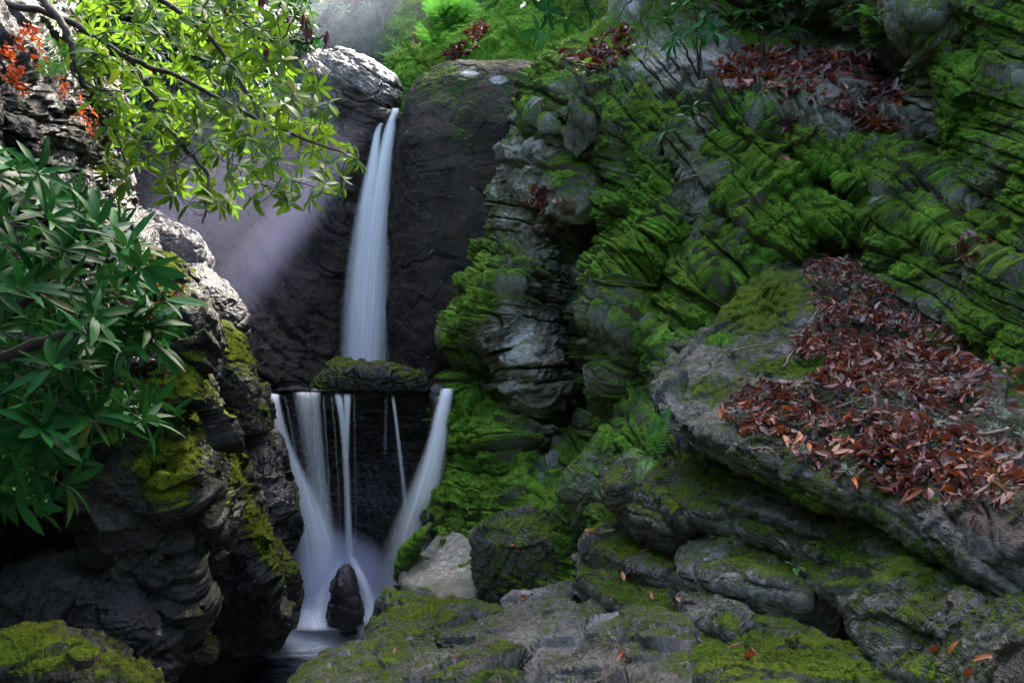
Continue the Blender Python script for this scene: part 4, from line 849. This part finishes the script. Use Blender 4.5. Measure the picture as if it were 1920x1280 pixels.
fall('widening left-hand stream of the lower falls sliding down the dark boulder', [
  ([(514,742,9.0,8,1),(519,775,8.95,9,1),(530,830,8.95,13,1.1),(548,885,8.95,19,1.1),(568,940,8.95,26,1.1),(584,1000,8.95,34,1.1),(594,1070,8.95,42,1.1),(600,1130,8.9,50,1.1),(604,1172,8.8,62,1.0)], 3),
  ([(640,1050,8.95,8,.5),(628,1080,8.85,18,.8),(612,1120,8.75,30,.9),(608,1172,8.6,50,1)], 2),
  ([(660,1045,8.9,6,.4),(676,1080,8.7,9,.7),(690,1120,8.6,12,.6),(700,1172,8.5,20,.7)], 2)], GL)
fall('double veil stream of the lower falls left of the middle', [([(572,739,9.05,18,.7),(578,790,9.0,16,.65),(590,870,9.0,15,.55),(600,950,9.0,18,.5),(606,1020,9.0,24,.5)], 2), ([(590,739,9.02,8,.8),(596,800,9.0,7,.8),(602,880,9.0,8,.6),(608,980,9.0,12,.5)], 1)], GL)
fall('faint broken veil of fine threads between the left streams of the lower falls', [
  ([(550,740,9.12,20,.0),(565,820,9.1,22,.05),(588,920,9.1,24,.07),(612,1020,9.1,34,.15),(620,1090,9.05,46,.25)], 2)]+[
  ([(x, 741, 9.1, w_, d), (x+dx*.4, 820, 9.08, w_*.9, d), (x+dx*.8, 920, 9.06, w_*1.1, d*.8), (x+dx, 1040, 9.05, w_*1.8, d*.6)], 1) for x, dx, w_, d in ((534,38,1.4,.35),(552,38,1.8,.35),(606,14,1.4,.35),(622,16,1.2,.3),(664,3,.9,.25))], GL)
fall('narrow middle stream of the lower falls forked at its top', [([(634,740,9.1,6,1.1),(642,790,9.0,5,1.2),(648,860,9.0,5,1.2),(652,950,9.0,5,1.2),(656,1055,9.0,7,1)], 2), ([(651,740,9.1,6,1),(650,790,9.0,5,1),(649,860,9.0,4,.8)], 2)], GL)
fall('thread-thin stream of the lower falls right of the middle', [([(737,745,9.15,2.5,1.0),(744,800,9.1,2.5,.9),(752,870,9.1,3,.8),(760,940,9.1,4,.6),(766,1010,9.1,6,.4)], 2), ([(724,748,9.15,1.5,.3),(722,850,9.15,2,.25)], 1)], GL)
fall('right-hand stream of the lower falls pressed against the mossy cliff', [
  ([(838,732,8.75,10,1.1),(830,770,8.6,12,1.1),(819,830,8.5,16,1.1),(806,885,8.45,22,1.1),(792,935,8.45,28,1.1),(776,985,8.5,33,1.0),(762,1040,8.6,40,.7),(748,1100,8.7,46,.3),(742,1150,8.75,50,.0)], 3),
  ([(816,740,8.95,6,.8),(820,770,8.9,6,.8),(824,810,8.8,7,.7)], 1)], GL)
fall('low white froth where the lower falls strike the pool', [([(x0, 1128+9*math.sin(x0), 8.72, 20, 0), (x0+3*math.sin(x0*3), 1150, 8.62, 26, .8), (x0+8*math.sin(x0*2), 1172, 8.5, 30, 1.0), (x0+12*math.sin(x0*5), 1183, 8.38, 32, .0)], 1) for x0 in (575, 592, 606, 622, 640, 662, 684)], GL, nv=60)
# spray at the foot
def cloud(name, c, r, dens, label, col=(0.80, 0.82, 1.0), aniso=0.3, seed=0, pw=2.0):
    me = bpy.data.meshes.new(name); import bmesh
    bm = bmesh.new(); bmesh.ops.create_icosphere(bm, subdivisions=4, radius=1); bm.to_mesh(me); bm.free()
    o = put(name, me); o.location = c; o.scale = r
    s = NT(name); s.t.nodes.remove(s.b); v = s.n('ShaderNodeVolumePrincipled'); s.t.links.new(v.outputs[0], s.o.inputs['Volume'])
    ln = s.n('ShaderNodeVectorMath', operation='LENGTH'); s.set(ln.inputs[0], s.pos())
    f = s.math('POWER', s.math('MAXIMUM', s.math('SUBTRACT', 1.0, ln.outputs['Value']), 0.0), pw)
    s.set(v.inputs['Density'], s.math('MULTIPLY', f, dens)); v.inputs['Color'].default_value = (*col, 1); v.inputs['Anisotropy'].default_value = aniso
    me.materials.append(s.m); return tag(o, label, kind='stuff')
cloud('spray', P(625, 1125, 9.0), (.85, .5, .85), 30, 'white spray boiling at the foot of the lower falls', pw=1.6)
cloud('mist', P(400, 390, 9.9), (1.9, 1.8, 2.0), 0.04, 'thin violet-blue mist left of the upper waterfall', pw=1.0, col=(.62, .66, 1.0))
cloud('mist', P(640, 40, 16), (4, 3, 2.5), 0.07, 'pale mist in front of the thicket above the falls', pw=1.0)
for (x, y, d_, ln_, r_w, dn, lab) in [(515,455,10.5,3.2,.42,1.1,'broad light shaft shaped from mist left of the upper waterfall'),(320,400,9.9,2.2,.34,.4,'narrow light shaft shaped from mist under the overhanging leaves'),(430,400,10.2,3.2,1.0,.045,'wide faint light shaft shaped from mist around the brighter ones')]:
    o = cloud('mist', P(x, y, d_), (r_w, r_w, ln_), dn, lab, pw=1.4, col=(.72, .72, 1.0)); o.rotation_euler = Vector(SUN).to_track_quat('Z', 'Y').to_euler()  # sunbeams modelled as long mist volumes laid along the sun direction
# ================================================================== LEAF LITTER
def pick(rocks, poly, n, nzmin=0.3, seed=0, bias=None, zmax=1e9):
    r_ = np.random.default_rng(seed); Ps, Ns = [], []
    for (o, V, N, *_) in rocks:
        v = V.reshape(-1, 3); nn = N.reshape(-1, 3); x, y, d = proj(v)
        m = (nn[:, 2] > nzmin) & inpoly(x, y, poly) & (((CAM-v)*nn).sum(1) > 0) & (d < zmax); Ps.append(v[m]); Ns.append(nn[m])
    Ps, Ns = np.concatenate(Ps), np.concatenate(Ns)
    if not len(Ps): return Ps, Ns
    w = np.ones(len(Ps))
    x, y, d = proj(Ps)
    w = np.clip(0.45+fbm(Ps*3.0, 3, seed+5)*1.6, .02, 1)
    i = r_.choice(len(Ps), n, p=w/w.sum()); return Ps[i], Ns[i]
def litter(name, Ps, Ns, ln, mat, label=None, lift=.02, wdr=(.13, .42), rnd=None, seed=0):
    m = len(Ps); nn = unit(Ns); t_ = unit(np.cross(nn, rng.normal(0, 1, (m, 3)))); tilt = rng.normal(0, .35, m)[:, None]
    d = unit(t_+nn*tilt); up_ = unit(nn+rng.normal(0, .45, (m, 3))); L = rng.uniform(.35, 1.25, m)**1.3*ln
    return leaves(name, Ps+nn*(rng.uniform(0.1, 1, m)*lift+.004)[:, None]-t_*L[:, None]*.5, d, up_, L, L*rng.uniform(*wdr, m)*.75, droop=rng.uniform(-.45, .4, m), fold=rng.uniform(-.5, .8, m), curl_=rng.uniform(-1.6, 1.9, m), rnd=rnd)
def byname(txt): return [r for r in ROCKS if txt in (r[0].get('label') or '')]
ter = byname('broad pale terrace'); clf = [r for r in ROCKS if 'tall mossy cliff' in (r[0].get('label') or '')]; bank = [r for r in ROCKS if 'bright mossy bank' in (r[0].get('label') or '')]
bed = BED
A, B = pick(ter, bed, 9000, .3, 1)
o = put('leaf_litter', litter('leaf_litter', A, B, .058, M_DEAD, lift=.04)); o.data.materials.append(M_DEAD)
tag(o, 'deep red-brown leaf litter covering the pale terrace slab', kind='stuff')
# twigs and needles in the litter
A, B = pick(ter, bed, 1500, .3, 2); m = len(A); t_ = unit(np.cross(B, rng.normal(0, 1, (m, 3)))+B*rng.normal(0, .15, (m, 1)))
L = rng.uniform(.03, .12, m)
o = put('twig_litter', tubes('twig_litter', [(curve([a+n_*.012, a+n_*.03+d*l*.5+rng.normal(0, .006, 3), a+n_*.02+d*l], 5), .0022, .0012) for a, n_, d, l in zip(A, B, t_, L)], 4), M_BARK)
tag(o, 'fine dark twigs mixed into the leaf litter of the terrace', kind='stuff')
s = NT('dry_wood'); s.set(s.b.inputs['Base Color'], s.ramp(s.noise(9, 5), [(0.35, (0.07, 0.035, 0.03)), (0.65, (0.22, 0.15, 0.12))])); s.b.inputs['Roughness'].default_value = .7; M_STICK = s.m
for i, (x0, y0, x1, y1, d, r, lab) in enumerate([(1480,643,1570,638,4.9,.008,'pale smooth stick lying at the upper edge of the litter'),(1370,668,1460,650,4.9,.006,'thin reddish stick on the bare part of the terrace'),(1600,545,1690,545,5.6,.010,'grey stick across the top of the litter'),(1600,785,1680,795,3.9,.010,'short thick stick in the middle of the litter'),(1380,842,1460,862,3.7,.007,'dark stick along the edge of the terrace'),(1800,840,1890,820,3.3,.010,'brown stick at the far right of the litter'),(1560,780,1640,755,4.0,.005,'slender twig leaning over orange leaves'),(1470,700,1530,590,4.9,.004,'very thin bare twig standing out of the litter')]):
    pts = [P(x0+(x1-x0)*q, y0+(y1-y0)*q, d-.0) for q in (0, .35, .7, 1)]
    v = ter[0][1].reshape(-1, 3)[::7]
    pts = [p_ if False else v[np.argmin((proj(v)[0]-proj(p_)[0])**2+(proj(v)[1]-proj(p_)[1])**2+((ter[0][2].reshape(-1, 3)[::7][:, 2] < .3)*1e6))]+np.array([0, 0, .035]) for p_ in pts]
    o = put('stick', tubes('stick', [(curve(pts, 14, jit=.003), r, r*.7)], 8), M_STICK); tag(o, lab, 'stick', 'sticks on the terrace')
# the leaves that show largest, each one by itself
PR = []
for k in range(10):
    c_ = [(-.6, -.3), (.9, .5), (.2, .4), (1.2, .1), (-.3, .3), (.6, -.35), (1.3, .3), (.1, -.4), (.8, .2), (-.9, .1)][k]
    PR.append(leaves('dead_leaf', [(-.5, 0, 0)], [(1, 0, 0)], [(0, 0, 1)], 1, .17+.02*(k % 4), droop=c_[1], fold=.3-.06*k, curl_=c_[0], rnd=np.array([(.1, .35, .5, .66, .8, .92, .42, .3, .97, .6)[k]])))
    PR[-1].materials.append(M_DEAD)
def zone(a):
    x, y, d = proj(np.asarray(a))
    if (y < 560): return 'at the upper tip of the litter'
    if x > 1760: return 'at the right end of the litter' if y < 1000 else 'near the bottom right corner'
    if x < 1480: return 'at the left end'
    return 'in the upper part' if y < 680 else 'in the middle' if y < 800 else 'along the lower edge'
def place_leaves(A, B, ln, label, grp, mats=None, lift=.03, cat='leaf', ks=None):
    for i, (a, n_) in enumerate(zip(A, B)):
        o = bpy.data.objects.new('dead_leaf', PR[(ks[i % len(ks)] if ks else i % 10)]); COL.objects.link(o)
        up_ = Vector(unit(n_+rng.normal(0, .25, 3))); x = Vector(rng.normal(0, 1, 3)).cross(up_).normalized(); y = up_.cross(x)
        L = ln*rng.uniform(.75, 1.25)
        o.matrix_world = Matrix.Translation(Vector(a+n_*lift)) @ Matrix((x, y, up_)).transposed().to_4x4() @ Matrix.Diagonal((L, L, L, 1))
        kk = ks[i % len(ks)] if ks else i % 10; cw = ['blackish', 'maroon', 'brown', 'rusty', 'greyish', 'orange', 'crimson', 'plum', 'ochre', 'reddish'][kk]
        tag(o, label % (cw, zone(a)), cat, grp)
A, B = pick(ter, bed, 150, .3, 9); place_leaves(A, B, .07, 'curled %s leaf on top of the terrace litter, %s', 'curled leaves on the terrace litter', lift=.05)
A, B = pick(ter, [(1390,770),(1640,820),(1620,880),(1560,870),(1400,820)], 40, .3, 10); place_leaves(A, B, .075, 'bright %s leaf in the most orange litter, %s', 'orange leaves at the terrace edge', lift=.05, ks=[8, 5, 9])
low = [r for r in ROCKS if r[0].get('group') in (G2_, G3) and 'broad pale' not in r[0]['label']]
A, B = pick(low, [(700,1280),(700,1160),(900,1000),(1100,960),(1500,1050),(1920,1170),(1920,1280)], 34, .55, 11); place_leaves(A, B, .07, 'single %s dead leaf on the lower mossy rocks, %s', 'single leaves on the lower rocks', lift=.012, ks=[3, 5, 8, 9, 2])
# other beds of litter
def bedof(rocks, poly, n, ln, label, seed, nz=.05, mat=M_DEAD, lift=.05):
    A, B = pick(rocks, poly, n, nz, seed)
    if len(A):
        o = put('leaf_litter', litter('leaf_litter', A, unit(B+[0, 0, .6]), ln, mat, lift=lift), mat); tag(o, label, kind='stuff')
bedof(clf, [(1330,120),(1420,90),(1560,90),(1660,140),(1720,210),(1700,255),(1620,250),(1560,215),(1480,180),(1380,170),(1330,160)], 1300, .12, 'dark leaf litter on the high ledge of the cliff', 21)
bedof(clf, [(985,370),(1030,350),(1068,380),(1060,440),(1020,450),(990,420)], 330, .10, 'pocket of purple-brown leaves caught in the cliff face', 22, nz=-.3)
bedof(clf, [(1020,130),(1120,70),(1190,55),(1190,90),(1150,130),(1080,150)], 420, .12, 'leaf litter on the sloping slab at the top of the cliff', 23, nz=-.2)
bedof(clf, [(1460,190),(1490,190),(1500,300),(1470,310),(1450,250)], 60, .10, 'hanging strip of dead leaves on the green cliff', 24, nz=-.5)
bedof(clf, [(1790,450),(1850,440),(1880,480),(1820,490)], 60, .09, 'few dead leaves on a bed of the cliff at far right', 25, nz=-.3)
bedof(bank, [(830,110),(900,30),(915,60),(880,105),(850,125)], 420, .12, 'brown leaf litter running down the bright bank', 26, nz=-.3)
bedof(bank, [(765,70),(830,25),(835,45),(800,70),(775,95)], 220, .12, 'small bed of pinkish brown leaves beside the ferns of the bank', 27, nz=-.3)
lw = byname('dark left wall'); bt = byname('long steep rock buttress')
bedof(lw, [(0,80),(60,50),(80,110),(75,180),(40,200),(0,150)], 260, .055, 'scattered scarlet leaves high on the left wall', 28, nz=.1, mat=M_RED)
bedof(lw, [(90,140),(190,230),(190,280),(130,230)], 110, .05, 'red leaves caught under the overhanging tree', 29, nz=.1, mat=M_RED)
bedof(bt+lw, [(210,470),(300,510),(340,560),(330,620),(230,620),(190,540)], 500, .10, 'leaf litter on the crest of the left buttress', 30, nz=.1)
# pale lichen tufts among the leaves
A, B = pick(ter, bed, 60, .3, 31); LT = []
for a, n_ in zip(A, B):
    for _ in range(26):
        d = unit(n_*.5+rng.normal(0, .7, 3)); l = rng.uniform(.015, .05); LT.append((np.array([a+n_*.03, a+n_*.035+d*l*.5+rng.normal(0, .006, 3), a+n_*.035+d*l]), .0017, .001))
s = NT('pale_lichen'); s.b.inputs['Base Color'].default_value = (.30, .38, .30, 1); s.b.inputs['Roughness'].default_value = .9
o = put('lichen', tubes('lichen', LT, 3), s.m); tag(o, 'pale grey-green lichen tufts among the leaves of the terrace', kind='stuff')

# ================================================================== MOSS FUZZ
def fuzz(rocks, n, label, mat, ln=.02, seed=0, poly=None):
    r2 = np.random.default_rng(seed); Ps, Ns = [], []
    for (o, V, N, ms, vv) in rocks:
        v, nn = V.reshape(-1, 3), N.reshape(-1, 3); x, y, d = proj(v)
        m = (ms.ravel() > .62) & (x > -20) & (x < 1940) & (y > -20) & (y < 1300) & (((CAM-v)*nn).sum(1) > 0)
        Ps.append(v[m]); Ns.append(nn[m])
    Ps, Ns = np.concatenate(Ps), np.concatenate(Ns); _, _, d = proj(Ps)
    i = r2.integers(0, len(Ps), n); A, B = Ps[i]+r2.normal(0, .006, (n, 3)), Ns[i]; dd = unit(B*.8+r2.normal(0, .5, (n, 3))+[0, 0, -.15])
    L = ln*r2.uniform(.4, 1.2, n)*np.clip(d[i]/6, .5, 1.3)
    # clumps share their tint
    q = .5+.5*np.clip(fbm(A*9, 3, seed+3)*2, -1, 1)
    o = put('moss', leaves('moss', A-B*.002, dd, r2.normal(0, 1, (n, 3)), L, L*.13, fancy=False, rnd=q), mat); tag(o, label, kind='stuff')
M_FUZZ = leaf_mat('moss_fuzz', [(0.1, (0.03, 0.055, 0.006)), (0.5, (0.08, 0.17, 0.02)), (0.85, (0.25, 0.44, 0.05))], tr=(.3, .4, .05), trf=.3, rough=.9, veinf=0, spec=.1)
M_FUZZ2 = leaf_mat('moss_fuzz_olive', [(0.1, (0.02, 0.03, 0.004)), (0.5, (0.07, 0.10, 0.01)), (0.85, (0.22, 0.27, 0.02))], tr=(.3, .35, .05), trf=.3, rough=.9, veinf=0, spec=.1)
fuzz(clf, 220000, 'fuzzy green moss on the beds of the right cliff', M_FUZZ, seed=1)
fuzz(bank, 30000, 'bright fuzzy moss on the bank above the dark wall', M_FUZZ, ln=.04, seed=2)
fuzz([r for r in ROCKS if r[0].get('group') in (G2_, G3)], 90000, 'olive moss fuzz on the stepped slabs and platform', M_FUZZ2, ln=.014, seed=3)
fuzz([r for r in ROCKS if r[0].get('group') == G1 or 'cap boulder' in (r[0].get('label') or '')], 60000, 'yellow-green moss fuzz on the boulders of the left bank', M_FUZZ2, ln=.016, seed=4)
